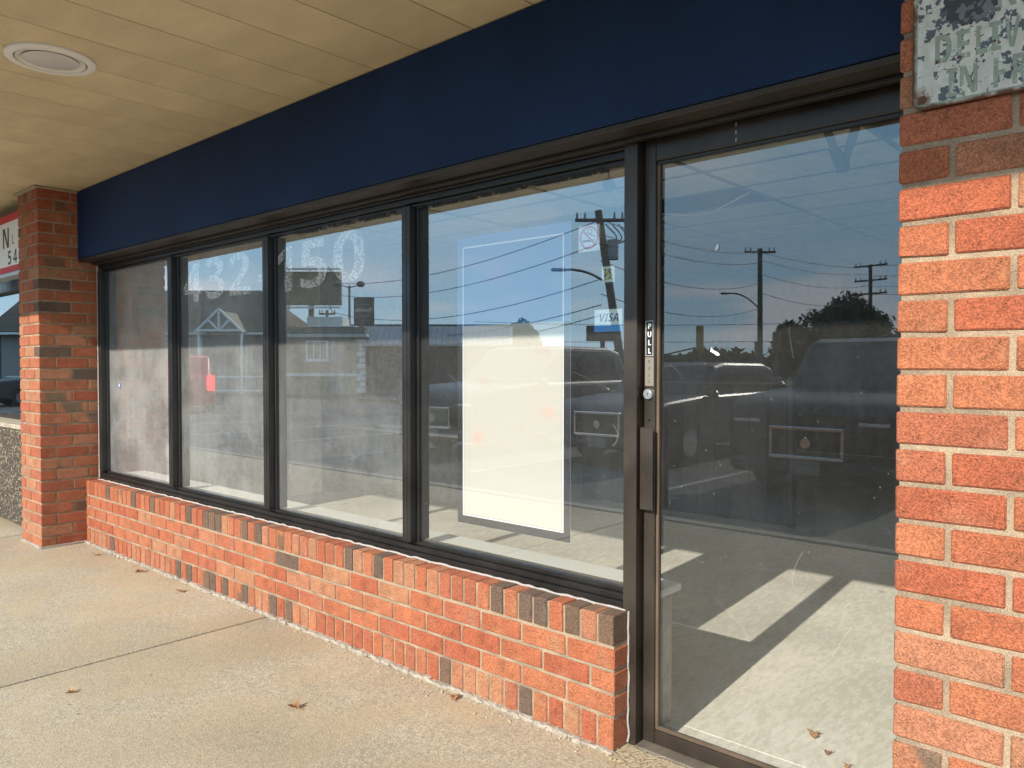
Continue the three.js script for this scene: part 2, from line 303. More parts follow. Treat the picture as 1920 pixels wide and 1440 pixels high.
// ---------------------------------------------------------------- dirty glass
const gn1 = fbm(4, 6, 5, 71), gn2 = lattice(300, 600, 72), gn3 = fbm(40, 4, 3, 73), gn4 = lattice(60, 120, 74);
function glassMat(seed, dustiness, draw, ior = 2.7) {
  const W = 512, H = 1024, marks = draw ? maskOf(W, H, draw) : null, o = seed * 0.137;
  const spots = maskOf(W, H, (x) => {
    const r = rng(seed * 17 + 3);
    for (let k = 0; k < 260; k++) { const v = Math.round(40 + 120 * r()); x.fillStyle = `rgb(${v},${v},${v})`; x.beginPath(); x.arc(r() * W, H * (1 - r() * r()), 0.5 + r() * 0.9, 0, 7); x.fill(); }
    for (let k = 0; k < 14; k++) { x.strokeStyle = `rgba(255,255,255,${0.08 + r() * 0.22})`; x.lineWidth = 0.7 + r() * 1.4; x.beginPath(); let a = r() * W, b = r() * H; x.moveTo(a, b); x.quadraticCurveTo(a + (r() - 0.5) * 120, b + (r() - 0.5) * 90, a + (r() - 0.5) * 160, b + (r() - 0.5) * 130); x.stroke(); }
  });
  const t = dataTex(W, H, (u, v) => {
    let d = dustiness * (0.72 + 0.5 * sm(0.30, 0.72, gn1(u + o, v + o * 0.7)) + 0.30 * (gn3(u + o, v) - 0.5) + 0.30 * (gn2(u, v) - 0.5) + 0.25 * (gn4(u + o, v) - 0.5));
    d += 0.30 * spots(u, v)[0];
    if (marks) { const m = marks(u, v)[0]; if (m > 0) d += m * (0.10 + 0.34 * sm(0.40, 0.62, gn4(u * 1.7, v * 1.7) * 0.5 + gn3(u, v) * 0.3 + gn2(u, v) * 0.25)); }
    return 1 - clamp(d, 0, 0.8);
  }, { repeat: false });
  return P(C(0.955, 0.945, 0.91), 0.0, { transmission: 1, transmissionMap: t, thickness: 0, ior, side: THREE.DoubleSide });
}
function pane(name, x0, x1, y0, y1, z, mat, parent, ox = 0, oy = 0, oz = 0) { const g = new THREE.PlaneGeometry(x1 - x0, y1 - y0); g.translate((x0 + x1) / 2 - ox, (y0 + y1) / 2 - oy, z - oz); return mesh(name, g, mat, parent); }

// ---------------------------------------------------------------- shopfront windows
{
  const o = thing('shop_window', 'long dark bronze shop window of four dusty panes above the low brick wall', 'shop window', [-3.83, 0.45, 0]);
  const ox = -3.83, oy = 0.45, b = (x0, x1, y0, y1, z0, z1, c = 0.002) => bx(x0 - ox, x1 - ox, y0 - oy, y1 - oy, z0, z1, c);
  const L = -6.176, Rr = -1.502, ms = [-4.984, -3.824, -2.652];
  mesh('sill_rail', merge([b(L, Rr, 0.452, 0.484, -0.055, 0.058), b(L, Rr, 0.4845, 0.505, -0.05, 0.04), b(L, Rr, 0.5055, 0.522, -0.045, 0.018)]), bronze, o);
  mesh('head_rail', merge([b(L, Rr, 2.045, 2.20, -0.055, 0.058), b(L, Rr, 2.022, 2.0445, -0.05, 0.04), b(L, Rr, 2.008, 2.0215, -0.045, 0.018)]), bronze, o);
  const bar = (name, x0, x1) => mesh(name, merge([b(x0, x1, 0.5225, 2.0075, -0.055, 0.058), b(x0 - 0.012, x0 - 0.0005, 0.5225, 2.0075, -0.02, 0.02), b(x1 + 0.0005, x1 + 0.012, 0.5225, 2.0075, -0.02, 0.02)]), bronze, o);
  bar('jamb', L, L + 0.05);
  for (const m of ms) { const p = bar('mullion', m - 0.027, m + 0.027); mesh('groove_trim', b(m - 0.004, m + 0.004, 0.53, 2.0, 0.0583, 0.0605, 0.001), bronzeDoor, p); }
  const edges = [L + 0.05, ...ms.flatMap((m) => [m - 0.027, m + 0.027]), Rr];
  // what is left of the old telephone number on the second and third pane
  const digits = (list) => (x, W, H) => { for (const [s, cx, cy, size, rot, sx] of list) { x.save(); x.translate(cx * W, (1 - cy) * H); x.rotate(rot); x.scale(sx, 1); x.font = `bold ${Math.round(size * H)}px sans-serif`; x.textAlign = 'center'; x.textBaseline = 'middle'; x.fillStyle = '#fff'; x.fillText(s, 0, 0); x.restore(); } };
  const draws = [(x, W, H) => { const r = rng(41); for (let k = 0; k < 60; k++) { x.fillStyle = `rgba(255,255,255,${0.02 + r() * 0.10})`; x.beginPath(); x.ellipse(W * (0.35 + (r() - 0.5) * 0.5 * r()), H * (0.16 + (r() - 0.5) * 0.2 * r()), 4 + r() * 26, 3 + r() * 16, r() * 3, 0, 7); x.fill(); } }, digits([['4', 0.16, 0.872, 0.225, 0.03, 0.95], ['3', 0.42, 0.878, 0.225, 0, 0.95], ['2', 0.68, 0.878, 0.225, 0, 1.0], ['-', 0.93, 0.87, 0.225, 0, 0.9]]), digits([['1', 0.08, 0.868, 0.225, 0, 0.95], ['5', 0.31, 0.875, 0.225, 0, 1.0], ['0', 0.58, 0.88, 0.225, 0, 1.05]]), null];
  const dust = [0.22, 0.15, 0.10, 0.03];
  for (let k = 0; k < 4; k++) pane('glass_pane', edges[2 * k], edges[2 * k + 1], 0.51, 2.02, 0, glassMat(k + 1, dust[k], draws[k]), o, ox, oy);
  const r = rng(5151);
  const ragged = []; for (let k = 0; k < 90; k++) { const x = -3.6 + r() * 2.0; ragged.push(cbox(0.012 + r() * 0.03, 0.004 + r() * 0.011, 0.005, 0.001, { jit: 0.003, r, at: [x - ox, 2.006 - oy - r() * 0.003, 0.016] })); }
  mesh('torn_gasket', merge(ragged), M(C(0.02, 0.02, 0.02), 0.8), o);
  mesh('caulk', tube(Array.from({ length: 30 }, (_, i) => [L - 0.004 - ox + (r() - 0.5) * 0.003, 0.47 - oy + i * 0.055, 0.055]), 0.006, 60, 6), caulkMat, o);
}
// inside ledge behind the windows and its painted low wall
{
  const wallIn = M(C(0.78, 0.78, 0.74), 0.85, { map: mortarMap });
  const o = thing('window_ledge', 'white painted ledge and low wall inside the shop window', 'window ledge', [-3.83, 0, -0.06]);
  mesh('low_wall', bx(-2.34, 2.37, 0.0, 0.467, -0.14, -0.0, 0.002), wallIn, o);
  mesh('ledge_board', bx(-2.345, 2.375, 0.469, 0.498, -0.20, -0.002, 0.003), M(C(0.82, 0.85, 0.82), 0.6), o);
}

// ---------------------------------------------------------------- door
{
  const f = thing('door_frame', 'dark bronze metal frame around the shop door', 'door frame', [-0.98, 0, 0]);
  mesh('jamb', bx(-0.52, -0.467, 0.0, 2.072, -0.055, 0.062, 0.002), bronzeDoor, f);
  mesh('jamb', bx(0.467 - 0.03, 0.467, 0.0, 2.072, -0.055, 0.062, 0.002), bronzeDoor, f);
  mesh('head', bx(-0.52, 0.467, 2.0765, 2.2, -0.055, 0.062, 0.002), bronze, f);
  mesh('threshold', bx(-0.4665, 0.436, 0.0, 0.010, -0.06, 0.075, 0.004), M(C(0.42, 0.36, 0.28), 0.6, { map: bronzeMap }), f);
  const d = thing('shop_door', 'glazed dark bronze shop door with long pull handle and lock', 'door', [-0.98, 0.012, 0]);
  const y = (v) => v - 0.012, X = -0.462;
  mesh('stile', bx(X, X + 0.044, y(0.012), y(2.068), -0.022, 0.024, 0.003), bronzeDoor, d);
  mesh('stile', bx(0.36, 0.432, y(0.012), y(2.068), -0.022, 0.024, 0.003), bronzeDoor, d);
  mesh('top_rail', bx(X + 0.0445, 0.3595, y(1.992), y(2.068), -0.022, 0.024, 0.003), bronzeDoor, d);
  mesh('bottom_rail', bx(X + 0.0445, 0.3595, y(0.012), y(0.060), -0.022, 0.024, 0.003), bronzeDoor, d);
  const bead = M(C(0.30, 0.215, 0.145), 0.5, { map: bronzeMap });
  mesh('glazing_bead', bx(X + 0.0445, X + 0.055, y(0.0725), y(1.980), 0.004, 0.016, 0.001), bead, d);
  mesh('glazing_bead', bx(X + 0.0445, 0.3595, y(1.9805), y(1.9915), 0.004, 0.016, 0.001), bronze, d);
  mesh('glazing_bead', bx(X + 0.0445, 0.3595, y(0.0605), y(0.072), 0.004, 0.016, 0.001), bead, d);
  pane('glass_pane', X + 0.035, 0.365, 0.055, 2.0, 0, glassMat(9, 0.018, null, 2.0), d, 0, 0.012);
  // pull handle: folded plate standing off the stile
  const h = mesh('pull_handle', merge([bx(X + 0.002, X + 0.053, y(0.815), y(1.095), 0.046, 0.052, 0.002), bx(X + 0.002, X + 0.008, y(0.815), y(1.095), 0.0245, 0.0455, 0.001)]), bronzeDoor, d);
  mesh('screw', cyl(0.004, 0.004, [X + 0.022, y(1.12), 0.024], [X + 0.022, y(1.12), 0.028], 10), bronze, h);
  const steel = M(C(0.62, 0.60, 0.57), 0.35, { metalness: 0.9 });
  const lock = mesh('lock_cylinder', merge([cyl(0.019, 0.017, [X + 0.022, y(1.208), 0.0243], [X + 0.022, y(1.208), 0.036], 28), cyl(0.0125, 0.0125, [X + 0.022, y(1.208), 0.036], [X + 0.022, y(1.208), 0.0375], 24)]), steel, d);
  mesh('keyhole', bx(X + 0.0205, X + 0.0235, y(1.202), y(1.213), 0.0376, 0.0382, 0.0002), M(C(0.01, 0.01, 0.01), 0.6), lock);
  const pull = canvasTex(128, 512, (x, w, hh) => { x.fillStyle = '#17171c'; x.fillRect(0, 0, w, hh); x.strokeStyle = '#e6e6e2'; x.lineWidth = 6; x.strokeRect(9, 9, w - 18, hh - 18); x.fillStyle = '#f2f2ee'; x.font = 'bold 104px sans-serif'; x.textAlign = 'center'; x.textBaseline = 'middle'; 'PULL'.split('').forEach((c, i) => x.fillText(c, w / 2, 80 + i * 118)); });
  const lab = new THREE.PlaneGeometry(0.032, 0.122); lab.translate(X + 0.022, y(1.397), 0.0252); mesh('pull_label', lab, M(C(1, 1, 1), 0.5, { map: pull }), d);
  const oldTex = canvasTex(128, 384, (x, w, hh) => { x.fillStyle = '#8d867a'; x.fillRect(0, 0, w, hh); const r = rng(3); for (let k = 0; k < 240; k++) { x.fillStyle = r() < 0.5 ? 'rgba(60,54,46,.35)' : 'rgba(190,186,176,.3)'; x.fillRect(r() * w, r() * hh, 1 + r() * 14, 1 + r() * 3); } x.fillStyle = '#5c564d'; x.font = 'bold 66px sans-serif'; x.textAlign = 'center'; x.textBaseline = 'middle'; 'PULL'.split('').forEach((c, i) => x.fillText(c, w / 2, 62 + i * 86)); });
  const old = new THREE.PlaneGeometry(0.034, 0.098); old.translate(X + 0.022, y(1.284), 0.0251); mesh('worn_label', old, M(C(1, 1, 1), 0.45, { map: oldTex, metalness: 0.3 }), d);
  // closer inside at the top
  const cl = mesh('closer_body', bx(0.12, 0.34, y(2.0), y(2.05), -0.075, -0.0225, 0.006), bronze, d);
  const armM = M(C(0.04, 0.04, 0.05), 0.5);
  mesh('closer_arm', merge([bx(-0.012, 0.012, -0.004, 0.004, -0.57, 0, 0.001).rotateY(0.25).translate(0.11, y(2.022), -0.07), bx(-0.018, 0.018, -0.006, 0.006, -0.55, -0.3, 0.001).rotateY(0.25).translate(0.11, y(2.021), -0.07)]), armM, cl);
  mesh('closer_arm', bx(-0.014, 0.014, -0.004, 0.004, -0.6, 0, 0.001).rotateY(0.4).translate(0.208, y(2.034), -0.07), armM, cl);
  mesh('closer_joint', cyl(0.024, 0.024, [-0.03, y(2.012), -0.625], [-0.03, y(2.042), -0.625], 14), armM, cl);
  const rj = rng(12); mesh('paint_drip', merge([0, 1, 2].map((k) => cbox(0.004, 0.012, 0.002, 0.0008, { jit: 0.001, r: rj, at: [-0.13, y(2.055 - k * 0.024), 0.0252] }))), caulkMat, d);
}

// ---------------------------------------------------------------- blue fascia, flashing, canopy
{
  const fn = fbm(10, 3, 4, 81), blueMap = dataTex(512, 256, (u, v) => { const k = 0.86 + 0.20 * (fn(u, v) - 0.5) + 0.08 * (gn2(u, v) - 0.5); return [k, k, k]; }, { srgb: true, size: [2.6, 0.9] });
  const o = thing('fascia_panel', 'dark blue painted fascia panel above the shop windows and door', 'fascia', [-3.35, 2.09, 0.19]);
  mesh('panel', bx(-2.828, 2.838, 0, 0.489, -0.025, 0, 0.003), P(C(0.011, 0.036, 0.105), 0.6, { map: blueMap, specularIntensity: 0.35 }), o);
  mesh('flashing', merge([bx(-2.828, 2.838, -0.022, -0.002, -0.128, -0.002, 0.003), bx(-2.828, 2.838, -0.036, -0.0225, -0.128, -0.095, 0.002)]), M(C(0.075, 0.055, 0.04), 0.5, { map: bronzeMap }), o);
  const u = struct('wall_front', merge([bx(-6.6, 0.45, 2.205, 3.2, -0.2, 0.02, 0.002)]), M(C(0.45, 0.42, 0.38), 0.9));
  const c = thing('canopy', 'tan panelled soffit of the canopy over the walkway', 'canopy');
  const sn = fbm(6, 20, 4, 91), soffitMap = dataTex(512, 1024, (uu, v) => { const k = 0.86 + 0.12 * (sn(uu, v) - 0.5) + 0.05 * (gn2(uu, v) - 0.5); return [k, k * 0.985, k * 0.96]; }, { srgb: true, size: [1.7, 2.3] });
  const plankMats = [1, 0.96, 1.03].map((k) => M(C(0.90 * k, 0.745 * k, 0.475 * k), 0.5, { map: soffitMap }));
  const geos = [0, 1, 2, 3].map((k) => cbox(0.2925, 0.012, 1.94, 0.002, { uo: k * 0.43, vo: k * 0.29 }));
  const r = rng(66);
  for (let k = 0; k < 60; k++) { const m = mesh('soffit_plank', geos[k % 4], pick(plankMats, r), c); m.position.set(-13 + k * 0.2985, 2.589, 1.115); }
  mesh('backing_board', bx(-13.15, 4.9, 2.597, 2.62, 0.02, 2.09, 0.002), M(C(0.10, 0.08, 0.055), 1), c);
  mesh('edge_trim', bx(-13.15, 4.9, 2.579, 2.66, 2.0885, 2.108, 0.002), M(C(0.62, 0.48, 0.31), 0.55), c);
  mesh('outer_fascia', bx(-13.15, 4.9, 2.661, 3.35, 2.07, 2.12, 0.004), M(C(0.55, 0.5, 0.42), 0.7), c);
  mesh('roof', bx(-13.15, 4.9, 3.351, 3.45, -10.2, 2.2, 0.004), M(C(0.3, 0.3, 0.3), 0.9), c);
  // recessed light
  const white = M(C(0.82, 0.78, 0.72), 0.45), l = thing('ceiling_light', 'round white recessed light in the tan soffit', 'ceiling light', [-3.61, 2.582, 1.16]);
  const ring = (pts) => new THREE.LatheGeometry(pts.map((p) => new THREE.Vector2(...p)), 48);
  mesh('trim_ring', ring([[0.168, 0.002], [0.1695, -0.004], [0.163, -0.011], [0.136, -0.013], [0.1335, -0.009], [0.1335, 0.001]]), white, l);
  mesh('groove', ring([[0.1335, -0.006], [0.1285, -0.006]]), M(C(0.10, 0.09, 0.08), 0.9, { side: THREE.DoubleSide }), l);
  mesh('reflector', ring([[0.1285, 0.0], [0.1285, -0.010], [0.122, -0.012], [0.106, -0.004], [0.102, -0.001]]), M(C(0.74, 0.70, 0.64), 0.35), l);
  const lens = new THREE.SphereGeometry(0.135, 32, 10, 0, 6.284, Math.PI * 0.72, Math.PI * 0.28); lens.scale(1, 0.20, 1); lens.translate(0, 0.009, 0); mesh('lens', lens, M(C(0.6, 0.6, 0.58), 0.25), l);
}

// ---------------------------------------------------------------- the room behind the glass
{
  const vn = fbm(9, 7, 5, 101), vs = fbm(220, 70, 2, 102), vinyl = dataTex(1024, 1024, (u, v) => { const s = sm(0.36, 0.66, vs(u, v) * 0.75 + vn(u, v) * 0.25), k = 0.86 + 0.06 * s + 0.14 * (vn(u, v) - 0.5) + 0.10 * (cn2(u, v) - 0.5) + 0.06 * (vs(u * 2, v * 2) - 0.5); return [k, k * 0.99, k * (0.945 + 0.02 * s)]; }, { srgb: true, size: [3, 3] });
  const floorMat = M(C(0.93, 0.94, 0.91), 0.75, { map: vinyl }), wallMat = M(C(0.62, 0.59, 0.51), 0.9, { map: mortarMap }), grey = M(C(0.20, 0.20, 0.20), 0.85, { map: mortarMap });
  struct('floor', merge([bx(-8.15, 3.2, -0.2, -0.002, -9.6, -0.195, 0.001), bx(-1.49, 0.44, -0.2, -0.003, -0.195, -0.001, 0.001)]), floorMat);
  struct('wall_left', merge([bx(-6.75, -6.62, 0, 3.2, -0.95, 0.0, 0.001), bx(-8.15, -6.751, 0, 3.2, -0.95, -0.85, 0.001), bx(-8.25, -8.151, 0, 3.2, -9.6, -0.85, 0.001)]), wallMat);
  struct('wall_back', bx(-8.2, 3.2, 0, 3.2, -9.75, -9.605, 0.001), grey);
  struct('wall_right', merge([bx(3.205, 3.35, 0, 3.2, -9.7, 0.02, 0.001), bx(0.452, 3.2, 0, 3.2, -0.2, 0.02, 0.001)]), grey);
  struct('roof_deck', bx(-8.2, 3.3, 3.21, 3.33, -9.7, 0.1, 0.001), M(C(0.12, 0.14, 0.20), 0.9));
  // hung ceiling: tiles in a metal grid, some of them out
  const ceil = new THREE.Group(); ceil.name = 'ceiling'; ceil.userData.kind = 'structure'; scene.add(ceil);
  const tn = lattice(200, 200, 111), tileMap = dataTex(512, 512, (u, v) => { const k = 0.88 + 0.16 * (tn(u, v) - 0.5) + 0.1 * (vn(u, v) - 0.5); return [k, k, k * 0.985]; }, { srgb: true, size: [0.9, 0.9] });
  const tileMats = [1, 0.95, 1.03].map((k) => M(C(0.90 * k, 0.90 * k, 0.88 * k), 0.95, { map: tileMap })), tileGeos = [0, 1, 2].map((k) => cbox(1.180, 0.016, 0.570, 0.004, { uo: k * 0.3, vo: k * 0.21 }));
  const out = new Set(['3,5', '2,5', '2,10', '1,10', '5,3', '3,14', '1,9']);
  const r = rng(17);
  for (let i = 0; i < 9; i++) for (let j = 0; j < 15; j++) {
    const x = -7.60 + 0.61 + i * 1.22 - 0.0, z = -0.32 - 0.305 - j * 0.61;
    if (out.has(`${i},${j}`)) continue;
    const t = mesh('ceiling_tile', pick(tileGeos, r), pick(tileMats, r), ceil); t.position.set(x, 2.70 + (r() - 0.5) * 0.003, z);
    if (i === 4 && j === 8) { const v = mesh('air_vent', merge([0, 1, 2, 3].map((k) => bx(-0.22 + k * 0.05, 0.22 - k * 0.05, -0.026 - 0.004 * k, -0.012, -0.20 + k * 0.045, -0.18 + k * 0.045, 0.001)).concat([0, 1, 2, 3].map((k) => bx(-0.22 + k * 0.05, 0.22 - k * 0.05, -0.026 - 0.004 * k, -0.012, 0.18 - k * 0.045, 0.20 - k * 0.045, 0.001)))), M(C(0.5, 0.5, 0.5), 0.5), t); v.position.y = 0.003; }
  }
  const bar = M(C(0.13, 0.135, 0.15), 0.5);
  for (let i = 0; i <= 9; i++) mesh('grid_rail', bx(-7.60 + i * 1.22 - 0.017, -7.60 + i * 1.22 + 0.017, 2.6845, 2.70, -9.6, -0.2, 0.001), bar, ceil);
  for (let j = 0; j <= 15; j++) mesh('grid_rail', bx(-8.1, 3.2, 2.687, 2.701, -0.32 - j * 0.61 - 0.017, -0.32 - j * 0.61 + 0.017, 0.001), bar, ceil);
  tag(mesh('ceiling_cable', tube([[-3.9, 2.71, -3.55], [-3.5, 2.62, -3.62], [-3.2, 2.60, -3.7], [-2.8, 2.72, -3.7]], 0.008, 24, 6), M(C(0.8, 0.8, 0.8), 0.6)), 'pale loose cable hanging from the open ceiling panel', 'cable');
  // pendant ball near the window
  const pl = thing('pendant_lamp', 'small grey ball pendant hanging inside beside the door', 'pendant lamp', [-2.27, 2.215, -0.95]);
  mesh('ball', new THREE.SphereGeometry(0.034, 28, 18), M(C(0.12, 0.12, 0.13), 0.5), pl); mesh('cord', cyl(0.003, 0.003, [0, 0.032, 0], [0, 0.47, 0], 6), grey, pl);
  mesh('opening', cyl(0.016, 0.016, [0, -0.034, 0], [0, -0.029, 0], 18), M(C(0.03, 0.03, 0.03), 0.6), pl);
  // pillar, desk and dark partition
  const pil = thing('pillar', 'grey square pillar standing on the shop floor near the left wall', 'pillar', [-6.48, 0, -1.82]);
  mesh('shaft', bx(-0.17, 0.17, 0.0, 2.68, -0.17, 0.17, 0.008), M(C(0.62, 0.61, 0.58), 0.85, { map: mortarMap }), pil); mesh('skirting', bx(-0.18, 0.18, 0.0, 0.1, -0.18, 0.18, 0.004), grey, pil);
  const dk = thing('reception_desk', 'long grey reception desk with pale top seen through third pane', 'desk', [-6.3, 0, -3.0]);
  mesh('front_panel', bx(-1.3, 1.3, 0.0, 0.64, 0.28, 0.30, 0.004), M(C(0.48, 0.48, 0.46), 0.8, { map: mortarMap }), dk);
  mesh('desk_top', bx(-1.34, 1.34, 0.645, 0.675, -0.34, 0.34, 0.005), M(C(0.85, 0.84, 0.80), 0.6), dk);
  for (const s of [-1, 1]) mesh('side_panel', bx(s * 1.28 - 0.015, s * 1.28 + 0.015, 0, 0.64, -0.3, 0.279, 0.003), grey, dk);
  const ob = thing('white_machine', 'white office machine standing on the grey desk', 'office machine', [-5.95, 0.676, -2.9]);
  mesh('base_tray', bx(-0.42, 0.3, 0, 0.045, -0.2, 0.22, 0.015), M(C(0.82, 0.82, 0.80), 0.5), ob); mesh('upright', bx(0.02, 0.28, 0.046, 0.21, -0.15, 0.12, 0.03), M(C(0.80, 0.80, 0.78), 0.5), ob);
  const pt = thing('partition', 'dark panelled partition standing behind the sunlit floor', 'partition', [-3.6, 0, -3.9]);
  for (let k = 0; k < 13; k++) mesh('plank', cbox(0.156, 1.15, 0.03, 0.006, { at: [-0.96 + k * 0.16, 0.575, 0], uo: k * 0.3 }), M(C(0.055 + 0.02 * (k % 3), 0.053 + 0.018 * (k % 3), 0.052 + 0.018 * (k % 3)), 0.7, { map: mortarMap }), pt);
  mesh('cap_board', bx(-1.05, 1.05, 1.151, 1.18, -0.08, 0.06, 0.004), M(C(0.09, 0.085, 0.08), 0.5), pt); mesh('post', bx(1.055, 1.10, 0, 1.2, -0.04, 0.04, 0.004), M(C(0.06, 0.06, 0.065), 0.6), pt);
}

// ---------------------------------------------------------------- things on the glass
{
  const printed = M(C(1, 1, 1), 0.6), sheet = (name, w, h, t, tex, backColor, pos, label, cat) => { const o = thing(name, label, cat, pos); mesh('backing', bx(-w / 2, w / 2, -h / 2, h / 2, -t, 0, 0.0004), M(backColor, 0.7), o); const g = new THREE.PlaneGeometry(w, h); g.translate(0, 0, 0.0006); mesh('print', g, M(C(1, 1, 1), 0.6, { map: tex }), o); return o; };
  sheet('poster', 0.606, 1.207, 0.003, canvasTex(606, 1207, (x, w, h) => {
    x.fillStyle = '#0d1120'; x.fillRect(0, 0, w, h);
    x.fillStyle = '#3f78b4'; x.fillRect(0, 0, w, 372); x.strokeStyle = '#f2f4f6'; x.lineWidth = 6; x.strokeRect(34, 44, w - 68, h - 80);
    x.fillStyle = '#cbc9c3'; x.fillRect(38, 372, w - 76, h - 412);
    const soft = (cx, cy, rx, ry, c) => { for (let k = 12; k > 0; k--) { x.fillStyle = c; x.beginPath(); x.ellipse(cx, cy, rx * k / 12, ry * k / 12, 0, 0, 7); x.fill(); } };
    soft(220, 160, 110, 60, 'rgba(140,120,180,.05)'); soft(330, 280, 150, 50, 'rgba(150,140,190,.05)'); soft(500, 720, 60, 30, 'rgba(220,120,110,.012)'); soft(120, 840, 50, 40, 'rgba(220,120,110,.012)'); soft(470, 480, 60, 24, 'rgba(220,120,110,.01)'); soft(160, 600, 50, 20, 'rgba(220,120,110,.008)');
  }), C(0.7, 0.7, 0.7), [-2.087, 1.241, -0.008], 'tall poster with blue top and white lower part inside the window', 'poster');
  sheet('no_smoking_sign', 0.099, 0.1, 0.001, canvasTex(256, 256, (x) => {
    x.fillStyle = '#dfe6ea'; x.fillRect(0, 0, 256, 256); x.strokeStyle = '#15171c'; x.lineWidth = 5; x.strokeRect(3, 3, 250, 250);
    x.fillStyle = '#23304a'; x.fillRect(52, 140, 120, 22); x.fillRect(178, 140, 8, 22); x.fillRect(192, 140, 8, 22);
    x.strokeStyle = '#23304a'; x.lineWidth = 9; x.beginPath(); x.moveTo(196, 128); x.bezierCurveTo(196, 88, 150, 118, 140, 88); x.bezierCurveTo(100, 84, 112, 38, 140, 48); x.stroke(); x.beginPath(); x.moveTo(140, 88); x.bezierCurveTo(168, 84, 168, 60, 150, 52); x.stroke();
    x.strokeStyle = '#b05a76'; x.lineWidth = 20; x.beginPath(); x.arc(128, 122, 100, 0, 7); x.stroke(); x.beginPath(); x.moveTo(58, 52); x.lineTo(198, 192); x.stroke();
    x.strokeStyle = '#23304a'; x.lineWidth = 4; x.strokeRect(214, 224, 16, 14); x.fillStyle = '#555'; x.fillRect(28, 240, 30, 3);
  }), C(0.6, 0.6, 0.6), [-1.697, 1.77, -0.006], 'square no smoking sticker with red circle on the window', 'sticker');
  sheet('square_sticker', 0.055, 0.057, 0.001, canvasTex(128, 128, (x) => { x.fillStyle = '#cfe8ee'; x.fillRect(0, 0, 128, 128); const r = rng(8); for (let k = 0; k < 130; k++) { x.fillStyle = pick(['#a8ad4a', '#5d6a2c', '#c9c87a', '#7c8a58', '#37401f'], r); x.fillRect(18 + r() * 84, 16 + r() * 88, 3 + r() * 14, 3 + r() * 12); } }), C(0.6, 0.6, 0.6), [-1.612, 1.632, -0.006], 'small yellow green sticker below the no smoking sticker', 'sticker');
  sheet('payment_sticker', 0.123, 0.08, 0.001, canvasTex(384, 256, (x) => { x.fillStyle = '#e4f4f6'; x.fillRect(0, 0, 384, 180); x.fillStyle = '#2f9cf0'; x.fillRect(0, 180, 384, 76); x.fillStyle = '#27508f'; x.font = 'italic bold 128px sans-serif'; x.textAlign = 'center'; x.textBaseline = 'middle'; x.fillText('VISA', 196, 96); x.strokeStyle = '#c9a24a'; x.lineWidth = 6; x.beginPath(); x.moveTo(36, 50); x.lineTo(64, 56); x.stroke(); x.fillStyle = '#1f6fc0'; x.fillRect(0, 0, 8, 256); }), C(0.6, 0.6, 0.6), [-1.612, 1.467, -0.006], 'white and blue payment card sticker beside the door frame', 'sticker');
  // round blue alarm sticker low on the first pane
  const al = thing('alarm_sticker', 'tiny blue alarm sticker low on the leftmost pane', 'sticker', [-5.93, 1.165, 0.002]);
  mesh('disc', cyl(0.02, 0.02, [0, 0, 0], [0, 0, 0.001], 8), M(C(0.12, 0.16, 0.5), 0.5), al); mesh('mark', cyl(0.009, 0.009, [0, 0, 0.0012], [0, 0, 0.0018], 12), M(C(0.75, 0.75, 0.8), 0.5), al);
  // torn bits of paper left on the door glass
  const torn = (pts, pos, label) => { const s = new THREE.Shape(pts.map((p) => new THREE.Vector2(...p))), m = mesh('paper_scrap', new THREE.ExtrudeGeometry(s, { depth: 0.0006, bevelEnabled: false }), M(C(0.8, 0.82, 0.82), 0.8)); m.position.set(...pos); tag(m, label, 'paper scrap', 'torn paper stuck on the door glass'); };
  torn([[0, 0], [0.004, 0.015], [0.013, 0.018], [0.011, 0.004], [0.005, -0.002]], [-1.19, 1.675, 0.003], 'small white paper scrap stuck high on the door glass');
  torn([[0, 0], [0.004, 0.014], [0.010, 0.004], [0.027, -0.003], [0.034, -0.012], [0.024, -0.014], [0.010, -0.005]], [-1.205, 1.35, 0.003], 'torn curled paper scrap stuck at mid height on the door glass');
}

